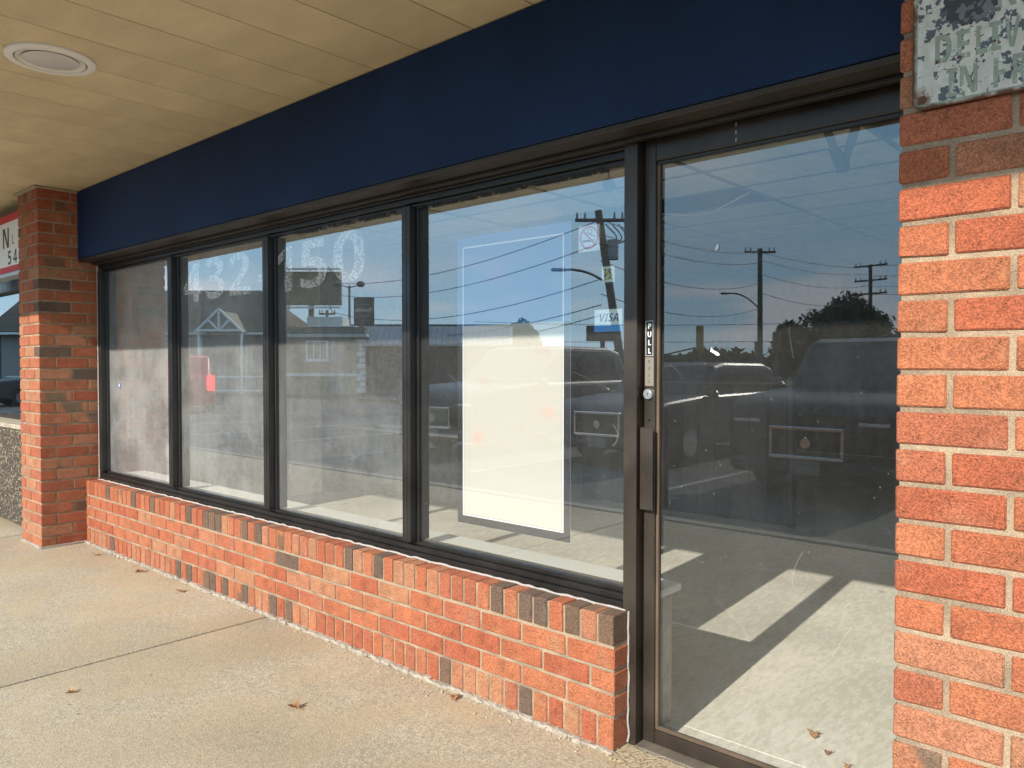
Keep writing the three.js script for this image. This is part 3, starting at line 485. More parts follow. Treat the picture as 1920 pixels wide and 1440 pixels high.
// ---------------------------------------------------------------- delivery sign on the right pier
{
  const w = 0.40, h = 0.42, cx = -0.28, cy = 2.054, o = thing('delivery_sign', 'weathered metal delivery sign with flaking paint on the right brick pier', 'sign', [cx, cy, 0.4935]);
  const TW = 900, TH = 945;
  const letters = maskOf(TW, TH, (x, W, H) => {
    x.fillStyle = '#fff'; x.textBaseline = 'alphabetic'; x.textAlign = 'center';
    const k = W / w, put = (list, base, hh) => { for (const [ch, x0, x1] of list) { x.font = `bold ${Math.round(hh * k / 0.73)}px sans-serif`; const m = ch === 'I' ? 0.17 : ch === 'L' || ch === 'E' || ch === 'F' ? 0.52 : ch === 'V' ? 0.76 : 0.62; x.save(); x.translate(((x0 + x1) / 2 - cx + w / 2) * k, (h / 2 - (base - cy)) * k); x.scale((x1 - x0) / (m * hh / 0.73), 1); x.fillText(ch, 0, 0); x.restore(); } };
    put([['D', -0.439, -0.405], ['E', -0.400, -0.371], ['L', -0.366, -0.341], ['I', -0.335, -0.324], ['V', -0.317, -0.284], ['E', -0.278, -0.249], ['R', -0.243, -0.212], ['I', -0.206, -0.195], ['E', -0.188, -0.160], ['S', -0.154, -0.122]], 1.932, 0.058);
    put([['I', -0.411, -0.400], ['N', -0.391, -0.359], ['F', -0.335, -0.309], ['R', -0.304, -0.272], ['O', -0.266, -0.234], ['N', -0.228, -0.196], ['T', -0.190, -0.160]], 1.859, 0.059);
    put([['N', -0.326, -0.294]], 2.013, 0.059);
    x.strokeStyle = '#fff'; x.lineWidth = 0.005 * k; x.strokeRect(0.008 * k, 0.008 * k, W - 0.016 * k, H - 0.016 * k);
  });
  const s1 = fbm(26, 27, 4, 121, 0.62), s2 = fbm(5, 4, 4, 122), s3 = fbm(30, 24, 3, 123), cr = lattice(40, 32, 124);
  const paintTex = dataTex(TW, TH, (u, v) => {
    const X = (u - 0.5) * w, Y = (v - 0.5) * h, L = letters(u, v)[0] > 0.5, dark = Math.hypot((X + 0.088) / 0.052, (Y + 0.012) / 0.048) + 0.5 * (s1(u, v) - 0.5);
    const flake = s1(u, v) + 0.22 * (s2(u, v) - 0.5) + 0.08 * sm(0.16, 0.3, Math.abs(X + 0.1)), n = s3(u, v);
    const rust = sm(0.055, 0.02, Math.min(Math.hypot(X + 0.183, Y + 0.192), Math.hypot(X + 0.183, Y - 0.192)) + 0.05 * (s1(u, v) - 0.5) + 0.028) + (L ? sm(0.72, 0.78, s1(u + 0.4, v + 0.3)) : 0) + sm(0.012, 0.004, Math.min(w / 2 - Math.abs(X), h / 2 - Math.abs(Y)) + 0.012 * (n - 0.3));
    let c = dark + 0.7 * (s1(u + 0.2, v + 0.6) - 0.5) < 1 ? (s1(u + 0.5, v) > 0.56 ? [0.40, 0.42, 0.43] : [0.22, 0.23, 0.24]) : flake > 0.575 ? [0.33, 0.35, 0.38] : [0.76, 0.75, 0.71];
    if (L) { const e = Math.abs(cr(u, v) - 0.5) < 0.018; c = e ? [0.76, 0.77, 0.72] : [0.54, 0.58, 0.52]; }
    const k = 0.9 + 0.2 * n; c = c.map((q) => q * k);
    const t = clamp(rust); return [c[0] + (0.34 - c[0]) * t, c[1] + (0.20 - c[1]) * t, c[2] + (0.12 - c[2]) * t];
  }, { srgb: true, repeat: false });
  const bump = dataTex(TW, TH, (u, v) => (letters(u, v)[0] > 0.5 ? 0.9 : (s1(u, v) + 0.22 * (s2(u, v) - 0.5)) > 0.575 ? 0.3 : 0.5), { repeat: false });
  const sh = new THREE.Shape(), q = 0.022, a = w / 2, b = h / 2;
  sh.moveTo(-a + q, -b); sh.lineTo(a - q, -b); sh.absarc(a - q, -b + q, q, -Math.PI / 2, 0); sh.lineTo(a, b - q); sh.absarc(a - q, b - q, q, 0, Math.PI / 2); sh.lineTo(-a + q, b); sh.absarc(-a + q, b - q, q, Math.PI / 2, Math.PI); sh.lineTo(-a, -b + q); sh.absarc(-a + q, -b + q, q, Math.PI, Math.PI * 1.5);
  const g = new THREE.ExtrudeGeometry(sh, { depth: 0.004, bevelEnabled: true, bevelSize: 0.002, bevelThickness: 0.002, bevelSegments: 2 }), uv = g.attributes.uv, p = g.attributes.position;
  for (let i = 0; i < uv.count; i++) uv.setXY(i, p.getX(i) / (w + 0.004) + 0.5, p.getY(i) / (h + 0.004) + 0.5);
  g.translate(0, 0, -0.006);
  mesh('plate', g, M(C(1, 1, 1), 0.6, { map: paintTex, bumpMap: bump, bumpScale: 0.0012 }), o);
  for (const [sx, sy] of [[-1, -1], [1, -1], [-1, 1], [1, 1]]) { const s = new THREE.SphereGeometry(0.008, 16, 8, 0, 6.284, 0, 1.57); s.rotateX(Math.PI / 2); s.scale(1, 1, 0.5); s.translate(sx * 0.181, sy * 0.191, 0.0); mesh('rusty_screw', s, M(C(0.16, 0.08, 0.045), 0.9, { bumpMap: mortarBump, bumpScale: 0.002 }), o); }
}

// ---------------------------------------------------------------- the neighbouring shop at the left
{
  const pn1 = lattice(150, 150, 131), pn2 = lattice(90, 90, 132), pebb = (u, v) => Math.max(sm(0.5, 0.8, pn1(u, v)), sm(0.55, 0.85, pn2(u, v)));
  const peb = dataTex(1024, 1024, (u, v) => { const p = pebb(u, v), k = 0.34 + 0.42 * p * (0.6 + 0.6 * pn2(u + 0.3, v)); return [k, k * 0.94, k * 0.86]; }, { srgb: true, size: [1.3, 1.3] }), pebB = dataTex(1024, 1024, (u, v) => pebb(u, v), { size: [1.3, 1.3] });
  const a = thing('aggregate_panel', 'grey exposed pebble panel beside the left brick pier', 'wall panel', [-8.6, 0, 0.34]);
  mesh('panel', bx(-1.6, 1.985, 0.03, 0.79, -0.2, 0.0, 0.01), M(C(0.50, 0.45, 0.38), 0.95, { map: peb, bumpMap: pebB, bumpScale: 0.012 }), a);
  mesh('coping', bx(-1.6, 1.985, 0.792, 0.83, -0.25, -0.02, 0.006), M(C(0.66, 0.60, 0.50), 0.9, { map: mortarMap }), a);
  const s = thing('neighbour_window', 'dark framed window of the neighbouring shop left of the pier', 'window', [-8.6, 0.83, 0.05]);
  mesh('sill', bx(-1.6, 1.985, 0.002, 0.05, -0.05, 0.06, 0.003), bronze, s); mesh('head', bx(-1.6, 1.985, 1.15, 1.32, -0.05, 0.06, 0.003), bronze, s); mesh('upper_panel', bx(-1.6, 1.985, 1.321, 1.75, -0.05, 0.1, 0.003), M(C(0.12, 0.10, 0.085), 0.8), s);
  mesh('jamb', bx(1.93, 1.985, 0.051, 1.149, -0.05, 0.06, 0.003), bronze, s); mesh('mullion', bx(-0.8, -0.75, 0.051, 1.149, -0.05, 0.06, 0.003), bronze, s);
  const pg = P(C(0.75, 0.8, 0.8), 0, { transmission: 1, thickness: 0, ior: 2.6, side: THREE.DoubleSide });
  pane('glass_pane', -0.75, 1.93, 0.05, 1.15, 0, pg, s); pane('glass_pane', -1.6, -0.8, 0.05, 1.15, 0, pg, s);
  struct('wall_neighbour', merge([bx(-10.3, -6.76, 0, 3.2, -0.84, -0.75, 0.001), bx(-10.3, -6.76, 0, 0.1, -0.749, -0.02, 0.001), bx(-10.4, -10.301, 0, 3.2, -0.84, 0.2, 0.001), bx(-10.3, -6.62, 2.585, 3.2, -0.749, 0.1, 0.001)]), M(C(0.06, 0.06, 0.06), 0.9));
  const t = canvasTex(1024, 256, (x, W, H) => {
    x.fillStyle = '#e9e6e0'; x.fillRect(0, 0, W, H); x.fillStyle = '#c8252f'; x.fillRect(0, 0, W, 34); x.fillRect(0, H - 26, W, 26);
    x.fillStyle = '#1d2a20'; x.font = 'bold 104px sans-serif'; x.textAlign = 'center'; x.textBaseline = 'alphabetic'; x.font = 'bold 124px sans-serif'; x.fillText('N', 812, 146); x.font = '60px sans-serif'; x.textAlign = 'left'; x.fillText('L', 884, 136); x.font = 'bold 84px sans-serif'; x.fillText('5 4', 832, 222);
  });
  const o = thing('shop_sign', 'white shop sign with red borders left of the brick pier', 'sign', [-7.7, 2.04, 0.4]);
  mesh('board', bx(-1.05, 1.08, 0, 0.455, -0.1, 0, 0.004), M(C(0.35, 0.35, 0.36), 0.6), o);
  const g = new THREE.PlaneGeometry(2.1, 0.45); g.translate(0.0, 0.2275, 0.0012); mesh('sign_face', g, M(C(1, 1, 1), 0.5, { map: t }), o);
  mesh('bottom_trim', bx(-1.05, 1.08, -0.03, -0.001, -0.1, 0.004, 0.003), M(C(0.5, 0.5, 0.55), 0.4, { metalness: 0.5 }), o);
}

// ---------------------------------------------------------------- dry leaves and debris on the walkway
{
  const mats = [C(0.36, 0.17, 0.07), C(0.28, 0.13, 0.055), C(0.42, 0.22, 0.10)].map((c) => M(c, 0.85, { side: THREE.DoubleSide }));
  const leafGeo = (size, r) => { const n = 9, pos = [], idx = []; for (let i = 0; i <= n; i++) for (const s of [-1, 0, 1]) { const t = i / n, wv = Math.sin(Math.PI * Math.pow(t, 0.8)) * (0.36 + 0.16 * Math.sin(t * 19)) * size; pos.push((t - 0.5) * size + (s ? (r() - 0.5) * 0.1 * size : 0), Math.abs(s) * wv * (0.5 + 0.4 * r()) + 0.10 * size * Math.sin(t * 6) + 0.12 * size * t * t + 0.004, s * wv); } for (let i = 0; i < n; i++) for (const s of [0, 1]) { const a = i * 3 + s; idx.push(a, a + 1, a + 3, a + 1, a + 4, a + 3); } const g = new THREE.BufferGeometry(); g.setAttribute('position', new THREE.Float32BufferAttribute(pos, 3)); g.setIndex(idx); g.computeVertexNormals(); g.computeBoundingBox(); g.translate(0, 0.001 - g.boundingBox.min.y, 0); return g; };
  const r = rng(31);
  const list = [[-3.36, 1.20, 0.038, 'small dry brown leaf lying on the concrete near the slab joint'], [-2.58, 0.68, 0.058, 'curled dry brown leaf on the concrete before the low brick wall'], [-2.19, 0.21, 0.055, 'dry leaf heaped against the foot of the low wall at its right half'], [-4.41, 0.27, 0.05, 'dry leaf fragment at the wall foot near the third pane'], [-5.02, 0.25, 0.06, 'brown leaf lying at the wall foot near the second pane'], [-5.7, 0.26, 0.05, 'dry leaf in the corner between left pier and low wall']];
  for (const [x, z, s, label] of list) { const o = thing('dry_leaf', label, 'leaf', [x, 0.001, z], r() * 6); mesh('blade', leafGeo(s, r), pick(mats, r), o); mesh('stem', tube([[-s * 0.5, s * 0.12, 0], [-s * 0.7, 0.006, s * 0.06], [-s * 0.82, 0.004, s * 0.1]], 0.0011, 8, 5), mats[1], o); if (s > 0.06) { const m = mesh('blade', leafGeo(s * 0.7, r), pick(mats, r), o); m.rotation.y = 2; m.position.set(s * 0.25, 0.004, s * 0.2); } }
  const bits = []; for (let k = 0; k < 90; k++) { const x = -1.40 + rr(-0.06, 0.1, r), z = 0.1 + rr(-0.02, 0.13, r), a = r() * 6, l = 0.008 + r() * 0.03; bits.push(cyl(0.0010, 0.0008, [x, 0.003 + r() * 0.008, z], [x + Math.cos(a) * l, 0.003 + r() * 0.01, z + Math.sin(a) * l], 5)); }
  for (let k = 0; k < 160; k++) bits.push(cbox(0.003 + r() * 0.006, 0.003 + r() * 0.004, 0.003 + r() * 0.006, 0.001, { jit: 0.001, r, at: [-6.1 + r() * 4.7, 0.002, 0.17 + r() * r() * 0.12] }));
  const d = mesh('debris', merge(bits), M(C(0.45, 0.36, 0.22), 0.95)); d.userData.kind = 'stuff'; tag(d, 'straw and grit along the foot of the low wall', 'debris');
  const inb = [[-1.02, -0.42, 0.05], [-0.94, -0.33, 0.035], [-0.86, -0.28, 0.03]];
  for (const [i, [x, z, s]] of inb.entries()) { const o = thing('dry_leaf', ['dark dry leaf on the pale shop floor behind the door', 'small tan leaf on the pale floor behind the door glass', 'leaf crumb nearest the threshold inside the door'][i], 'leaf', [x, 0.0, z], r() * 6); mesh('blade', leafGeo(s, r), mats[i], o); }
}

// ---------------------------------------------------------------- across the lot: what the glass mirrors
const chrome = M(C(0.75, 0.76, 0.78), 0.15, { metalness: 1 }), rubber = M(C(0.02, 0.02, 0.02), 0.9), carGlass = P(C(0.015, 0.017, 0.02), 0.2, { specularIntensity: 0.6 }), lampGlass = P(C(0.75, 0.76, 0.78), 0.1, { clearcoat: 1 }), redLamp = P(C(0.55, 0.02, 0.03), 0.15, { clearcoat: 1 }), brakeLamp = P(C(0.55, 0.02, 0.03), 0.2, { emissive: C(1, 0.06, 0.07), emissiveIntensity: 2.2 });
function sideShape(pts) { return new THREE.Shape(pts.map((p) => new THREE.Vector2(...p))); }
function slab(shape, width, bevel) { const g = new THREE.ExtrudeGeometry(shape, { depth: width - 2 * bevel, bevelEnabled: true, bevelSize: bevel, bevelThickness: bevel, bevelSegments: 3, curveSegments: 10 }); g.rotateY(-Math.PI / 2); g.translate(width / 2 - bevel, 0, 0); return g; }
function vehicle(name, label, cat, pos, turn, paintColor, tall, group, braking) {   // nose towards -z
  const o = thing(name, label, cat, pos, turn, group), paint = P(paintColor, 0.5, { clearcoat: 0.25, clearcoatRoughness: 0.3 });
  const hood = tall ? 1.06 : 0.90, roof = tall ? 1.72 : 1.42;
  const s = new THREE.Shape(); s.moveTo(-2.18, 0.32); s.quadraticCurveTo(-2.32, 0.5, -2.26, hood - 0.16); s.quadraticCurveTo(-2.2, hood - 0.05, -1.9, hood - 0.02); s.lineTo(-0.98, hood + 0.04); s.lineTo(2.1, hood + 0.06); s.quadraticCurveTo(2.3, hood, 2.3, 0.6); s.lineTo(2.2, 0.32);
  s.lineTo(1.74, 0.32); s.absarc(1.36, 0.34, 0.37, 0, Math.PI, false); s.lineTo(-0.99, 0.32); s.absarc(-1.36, 0.34, 0.37, 0, Math.PI, false); s.lineTo(-2.18, 0.32);
  mesh('body', slab(s, 1.84, 0.07), paint, o);
  mesh('cabin', slab(sideShape([[-1.02, hood], [-0.28, roof - 0.05], [0.0, roof], [1.45, roof - 0.01], [1.75, roof - 0.08], [2.14, hood]]), 1.56, 0.09), paint, o);
  const hw = 0.66; mesh('windshield', poly([[-hw, hood + 0.07, -1.03], [hw, hood + 0.07, -1.03], [hw - 0.06, roof - 0.08, -0.36], [-hw + 0.06, roof - 0.08, -0.36]], [[0, 3, 2, 1]]), carGlass, o);
  mesh('rear_window', poly([[-hw, hood + 0.1, 2.13], [hw, hood + 0.1, 2.13], [hw - 0.06, roof - 0.12, 1.84], [-hw + 0.06, roof - 0.12, 1.84]], [[0, 1, 2, 3]]), carGlass, o);
  for (const q of [-1, 1]) {
    mesh('side_window', poly([[q * 0.785, hood + 0.08, -0.72], [q * 0.785, roof - 0.1, -0.2], [q * 0.785, roof - 0.09, 1.5], [q * 0.785, hood + 0.08, 1.8]], [[0, 1, 2, 3]]), carGlass, o);
    mesh('mirror', cbox(0.16, 0.13, 0.1, 0.03, { at: [q * 0.98, hood + 0.12, -0.78] }), paint, o);
    mesh('headlight', cbox(0.36, 0.15, 0.12, 0.03, { at: [q * 0.68, hood - 0.25, -2.28] }), lampGlass, o);
    mesh('tail_lamp', cbox(braking ? 0.24 : 0.16, braking ? 0.5 : 0.34, 0.1, 0.02, { at: [q * 0.8, hood - 0.12, 2.33] }), braking ? brakeLamp : redLamp, o);
    for (const z of [-1.36, 1.36]) { const w = mesh('wheel', cyl(0.33, 0.33, [q * 0.72, 0.33, z], [q * 0.915, 0.33, z], 24), rubber, o); mesh('rim', cyl(0.2, 0.2, [q * 0.9, 0.33, z], [q * 0.925, 0.33, z], 20), chrome, w); }
  }
  const gr = mesh('grille', cbox(0.74, 0.30, 0.06, 0.02, { at: [0, 0.62, -2.325] }), M(C(0.03, 0.03, 0.03), 0.6), o);
  mesh('grille_frame', merge([bx(-0.40, 0.40, 0.755, 0.795, -2.40, -2.33, 0.008), bx(-0.40, 0.40, 0.445, 0.485, -2.40, -2.33, 0.008), bx(-0.40, -0.365, 0.4855, 0.7545, -2.40, -2.33, 0.008), bx(0.365, 0.40, 0.4855, 0.7545, -2.40, -2.33, 0.008)]), chrome, gr);
  mesh('emblem', cyl(0.055, 0.055, [0, 0.62, -2.385], [0, 0.62, -2.35], 16), chrome, gr);
  mesh('bumper', cbox(1.76, 0.16, 0.16, 0.05, { at: [0, 0.36, -2.3] }), M(C(0.05, 0.05, 0.05), 0.6), o);
  mesh('licence_plate', cbox(0.30, 0.15, 0.02, 0.004, { at: [0, 0.36, -2.39] }), M(C(0.25, 0.25, 0.26), 0.6), o);
  return o;
}
const G0 = -0.135, cars = 'cars parked in the lot facing the shop';
vehicle('parked_car', 'dark tall car with chrome grille mirrored in the door', 'car', [-3.2, G0, 8.3], 0, C(0.02, 0.022, 0.026), true, cars);
vehicle('parked_car', 'dark blue low car mirrored beside the payment sticker', 'car', [-6.5, G0, 9.1], 0, C(0.02, 0.024, 0.035), false, cars);
vehicle('parked_car', 'charcoal tall car mirrored left of the poster', 'car', [-9.3, G0, 8.5], 0, C(0.035, 0.037, 0.04), true, cars);
vehicle('parked_car', 'silver low car parked nearest the road corner, mirrored at the door edge', 'car', [0.6, G0, 8.8], 0, C(0.4, 0.41, 0.42), false, cars);
vehicle('parked_car', 'bright red car with red tail lamps mirrored in the second pane', 'car', [-25.3, G0, 9.5], 115 * D2R, C(0.55, 0.02, 0.03), true, cars, true);
vehicle('parked_car', 'black low car parked past the red car, mirrored in the neighbour window', 'car', [-33, G0, 8.2], 0, C(0.02, 0.02, 0.022), false, cars);

const TURN = 138 * D2R;   // fronts of the buildings at the far corner face the shop; local +x runs to the left of the mirror image
const shingle = dataTex(512, 512, (u, v) => { const row = Math.floor(v * 24), k = 0.7 + 0.25 * (an1(u, v) - 0.5) + 0.2 * (lattice(1, 1, 1)(u, v) - 0.5) * 0 + 0.12 * (((row * 7919) % 13) / 13 - 0.5) - (v * 24 - row < 0.14 ? 0.14 : 0); return [k, k * 0.98, k * 0.94]; }, { srgb: true, size: [6, 6] });
const winDark = P(C(0.06, 0.065, 0.07), 0.05, { clearcoat: 1 }), trimWhite = M(C(0.78, 0.77, 0.74), 0.7);
function windowIn(parent, x, y, w, h, z, lights) {   // framed window with panes on a front wall at z
  const f = mesh('window', bx(x - w / 2 - 0.08, x + w / 2 + 0.08, y - h / 2 - 0.08, y + h / 2 + 0.08, z, z + 0.06, 0.01), trimWhite, parent);
  for (let k = 0; k < lights; k++) mesh('window_glass', bx(x - w / 2 + (k * w) / lights + 0.03, x - w / 2 + ((k + 1) * w) / lights - 0.03, y - h / 2, y + h / 2, z + 0.061, z + 0.075, 0.003), winDark, f);
  mesh('sill', bx(x - w / 2 - 0.14, x + w / 2 + 0.14, y - h / 2 - 0.16, y - h / 2 - 0.085, z, z + 0.14, 0.01), trimWhite, f);
}
{ // shingled house
  const o = thing('house', 'house with brown shingled roof and timber gable mirrored in the second pane', 'house', [-43.05, G0, 19.64], TURN);
  mesh('wall', bx(-5.0, 9.8, 0, 3.34, -3.7, 3.7, 0.02), M(C(0.34, 0.33, 0.30), 0.9), o);
  const pts = [[10.4, 5.86, 0], [-2.8, 5.86, 0], [10.4, 3.3, 4.3], [-5.5, 3.3, 4.3], [-5.5, 3.3, -4.3], [10.4, 3.3, -4.3], [10.4, 3.15, 4.3], [-5.5, 3.15, 4.3], [-5.5, 3.15, -4.3], [10.4, 3.15, -4.3]];
  const roof = mesh('roof', poly(pts, [[0, 2, 3, 1], [1, 3, 4], [0, 1, 4, 5], [0, 5, 2], [2, 6, 7, 3], [3, 7, 8, 4], [4, 8, 9, 5], [5, 9, 6, 2], [6, 9, 8, 7]]), M(C(0.24, 0.20, 0.16), 0.95, { map: shingle, side: THREE.DoubleSide }), o);
  mesh('gutter', bx(-5.5, 10.4, 3.12, 3.24, 4.31, 4.42, 0.02), trimWhite, roof);
  const gb = mesh('gable', poly([[-1.1, 3.25, 5.1], [-3.4, 3.25, 5.1], [-2.25, 4.35, 5.1], [-1.1, 3.25, 2.5], [-3.4, 3.25, 2.5], [-2.25, 4.35, 2.5]], [[0, 2, 5, 3], [2, 1, 4, 5], [0, 1, 2]]), M(C(0.26, 0.22, 0.17), 0.9, { side: THREE.DoubleSide }), o);
  for (const [a, b] of [[[-1.0, 3.2], [-2.25, 4.4]], [[-3.5, 3.2], [-2.25, 4.4]], [[-1.1, 3.3], [-3.4, 3.3]], [[-2.25, 3.3], [-2.25, 4.3]], [[-2.25, 3.3], [-1.7, 3.85]], [[-2.25, 3.3], [-2.8, 3.85]]]) mesh('timber', cyl(0.07, 0.07, [...a, 5.16], [...b, 5.16], 6), trimWhite, gb);
  for (const x of [-1.15, -3.35]) mesh('porch_post', cyl(0.07, 0.07, [x, 0, 5.0], [x, 3.25, 5.0], 8), trimWhite, o);
  windowIn(o, 0.2, 2.28, 1.9, 1.25, 3.7, 3); windowIn(o, 5.2, 2.2, 1.6, 1.2, 3.7, 2); windowIn(o, 0.2, 0.75, 1.9, 0.7, 3.7, 3);
  mesh('door', bx(-2.6, -1.7, 0, 2.1, 3.7, 3.76, 0.01), M(C(0.3, 0.28, 0.26), 0.6), o);
  mesh('fence_rail', merge([bx(-5, 8, 0.9, 0.98, 6.0, 6.06, 0.01), bx(-5, 8, 0.2, 0.28, 6.0, 6.06, 0.01)]), trimWhite, o);
}
{ // flat beige building and its metal roofed neighbour
  const o = thing('flat_building', 'low beige flat roofed building with corner blocks mirrored in the third pane', 'building', [-34.14, G0, 20.84], TURN);
  mesh('wall', bx(-2.3, 2.6, 0, 2.95, -4, 0, 0.02), M(C(0.55, 0.47, 0.34), 0.9, { map: mortarMap }), o);
  mesh('cornice', bx(-2.42, 2.7, 2.951, 3.12, -4.1, 0.14, 0.02), M(C(0.6, 0.56, 0.48), 0.8), o);
  mesh('parapet', bx(-2.3, 1.9, 3.121, 3.5, -4, -0.1, 0.02), M(C(0.16, 0.15, 0.13), 0.9), o); mesh('roof_edge', bx(-1.8, 0.7, 3.501, 3.56, -4, -0.05, 0.02), trimWhite, o);
  windowIn(o, 0.15, 2.28, 1.0, 0.85, 0, 3); mesh('door', bx(-1.3, -0.55, 0, 2.75, 0, 0.05, 0.01), M(C(0.33, 0.3, 0.25), 0.7), o);
  for (let k = 0; k < 9; k++) mesh('corner_block', bx(-2.34, -2.34 + (k % 2 ? 0.30 : 0.46), 0.1 + k * 0.31, 0.36 + k * 0.31, -0.02, 0.05, 0.01), trimWhite, o);
  mesh('band', bx(-2.2, 2.5, 0.95, 1.1, 0, 0.06, 0.01), trimWhite, o);
  mesh('roof_vent', bx(-0.9, 1.0, 3.57, 4.1, -3, -1.2, 0.04), M(C(0.5, 0.5, 0.46), 0.6), o);
  const m = thing('metal_roof_building', 'dark brick building with ribbed metal roof mirrored beside the third mullion', 'building', [-31.3, G0, 23.4], TURN);
  mesh('wall', bx(-6, 1.8, 0, 2.62, -5, 0, 0.02), M(C(0.13, 0.12, 0.115), 0.95, { map: mortarMap }), m);
  const rf = mesh('roof', poly([[1.9, 2.6, 0.3], [-6.1, 2.6, 0.3], [-6.1, 3.6, -1.6], [1.9, 3.6, -1.6], [1.9, 3.6, -5], [-6.1, 3.6, -5], [1.9, 2.5, 0.3], [-6.1, 2.5, 0.3]], [[0, 3, 2, 1], [3, 4, 5, 2], [0, 1, 7, 6]]), M(C(0.38, 0.39, 0.40), 0.45, { metalness: 0.4, side: THREE.DoubleSide }), m);
  for (let k = 0; k < 26; k++) mesh('roof_rib', cyl(0.03, 0.03, [1.85 - k * 0.31, 2.63, 0.3], [1.85 - k * 0.31, 3.63, -1.6], 5), M(C(0.2, 0.2, 0.21), 0.6), rf);
  const b = thing('long_building', 'long low dark roofed building mirrored behind the billboard', 'building', [-44, G0, 33.5], TURN);
  mesh('wall', bx(-9, 9, 0, 4.1, -6, 0, 0.02), M(C(0.2, 0.18, 0.16), 0.9), b); mesh('roof', bx(-9.2, 9.2, 4.101, 4.5, -6.2, 0.2, 0.03), M(C(0.14, 0.12, 0.11), 0.9), b);
  for (let k = 0; k < 6; k++) mesh('window', bx(-7.5 + k * 2.9, -5.9 + k * 2.9, 1.2, 2.6, 0.001, 0.05, 0.01), winDark, b);
  const st = thing('strip_building', 'low dark strip of shops mirrored in the neighbour window', 'building', [-62, G0, 14], 110 * D2R);
  mesh('wall', bx(-14, 14, 0, 3.6, -6, 0, 0.02), M(C(0.10, 0.10, 0.11), 0.9), st); mesh('roof', bx(-14.3, 14.3, 3.601, 4.1, -6.2, 0.4, 0.03), M(C(0.16, 0.15, 0.14), 0.9), st);
  for (let k = 0; k < 8; k++) mesh('window', bx(-13 + k * 3.3, -10.6 + k * 3.3, 0.5, 2.6, 0.001, 0.05, 0.01), winDark, st);
}
{ // signs across the street
  const dark = M(C(0.16, 0.13, 0.10), 0.85), steel = M(C(0.3, 0.29, 0.28), 0.6);
  const o = thing('billboard', 'big brown billboard seen from its back on one post mirrored in the third pane', 'billboard', [-51.8, G0, 32.0], TURN);
  mesh('panel', bx(-2.37, 2.37, 6.2, 8.78, -0.2, 0.2, 0.03), M(C(0.30, 0.25, 0.18), 0.85, { map: mortarMap }), o); mesh('post', cyl(0.24, 0.22, [0, 0, -0.1], [0, 6.2, -0.1], 14), dark, o);
  for (const y of [6.0, 8.95]) mesh('catwalk', merge([bx(-2.4, 2.4, y - 0.05, y + 0.05, 0.2, 0.7, 0.01), ...[-1.6, 0, 1.6].map((x) => bx(x - 0.05, x + 0.05, y - 0.15, y + 0.15, 0.2, 0.75, 0.01))]), trimWhite, o);
  for (let k = 0; k < 10; k++) mesh('bolt', cyl(0.05, 0.05, [-2.0 + (k % 5), 6.5 + Math.floor(k / 5), 0.2], [-2.0 + (k % 5), 6.5 + Math.floor(k / 5), 0.25], 6), steel, o);
  const t = canvasTex(256, 372, (x, W, H) => { x.fillStyle = '#4a4038'; x.fillRect(0, 0, W, H); x.strokeStyle = '#b9b0a6'; x.lineWidth = 5; x.strokeRect(58, 84, 136, 150); x.fillStyle = '#d2cac0'; x.font = 'bold 66px serif'; x.textAlign = 'center'; x.textBaseline = 'middle'; x.fillStyle = '#4a4038'; x.fillRect(20, 120, 216, 70); x.fillStyle = '#d2cac0'; x.fillText('Sutton', 128, 156); x.fillStyle = '#948a80'; x.fillRect(50, 292, 150, 8); });
  const s = thing('pylon_sign', 'brown upright pylon sign with pale lettering mirrored in the third pane', 'sign', [-36.55, G0, 25.45], TURN);
  mesh('cabinet', bx(-0.58, 0.58, 3.75, 5.46, -0.25, 0, 0.02), M(C(0.10, 0.08, 0.065), 0.7), s); const g = new THREE.PlaneGeometry(1.12, 1.66); g.translate(0, 4.605, 0.004); mesh('sign_face', g, M(C(1, 1, 1), 0.6, { map: t }), s);
  for (const x of [-0.45, 0.45]) mesh('post', cyl(0.08, 0.08, [x, 0, -0.12], [x, 3.75, -0.12], 10), dark, s);
  const p4 = thing('roadside_sign', 'brown roadside sign board mirrored beneath the payment sticker', 'sign', [-20.4, G0, 26.5], TURN);
  mesh('board', bx(-0.75, 0.75, 2.6, 3.3, -0.15, 0, 0.02), M(C(0.14, 0.11, 0.09), 0.8), p4); mesh('board', bx(-0.75, 0.75, 1.5, 2.2, -0.15, 0, 0.02), M(C(0.14, 0.11, 0.09), 0.8), p4); mesh('post', bx(-0.1, 0.1, 0, 2.6, -0.3, -0.152, 0.01), dark, p4);
}
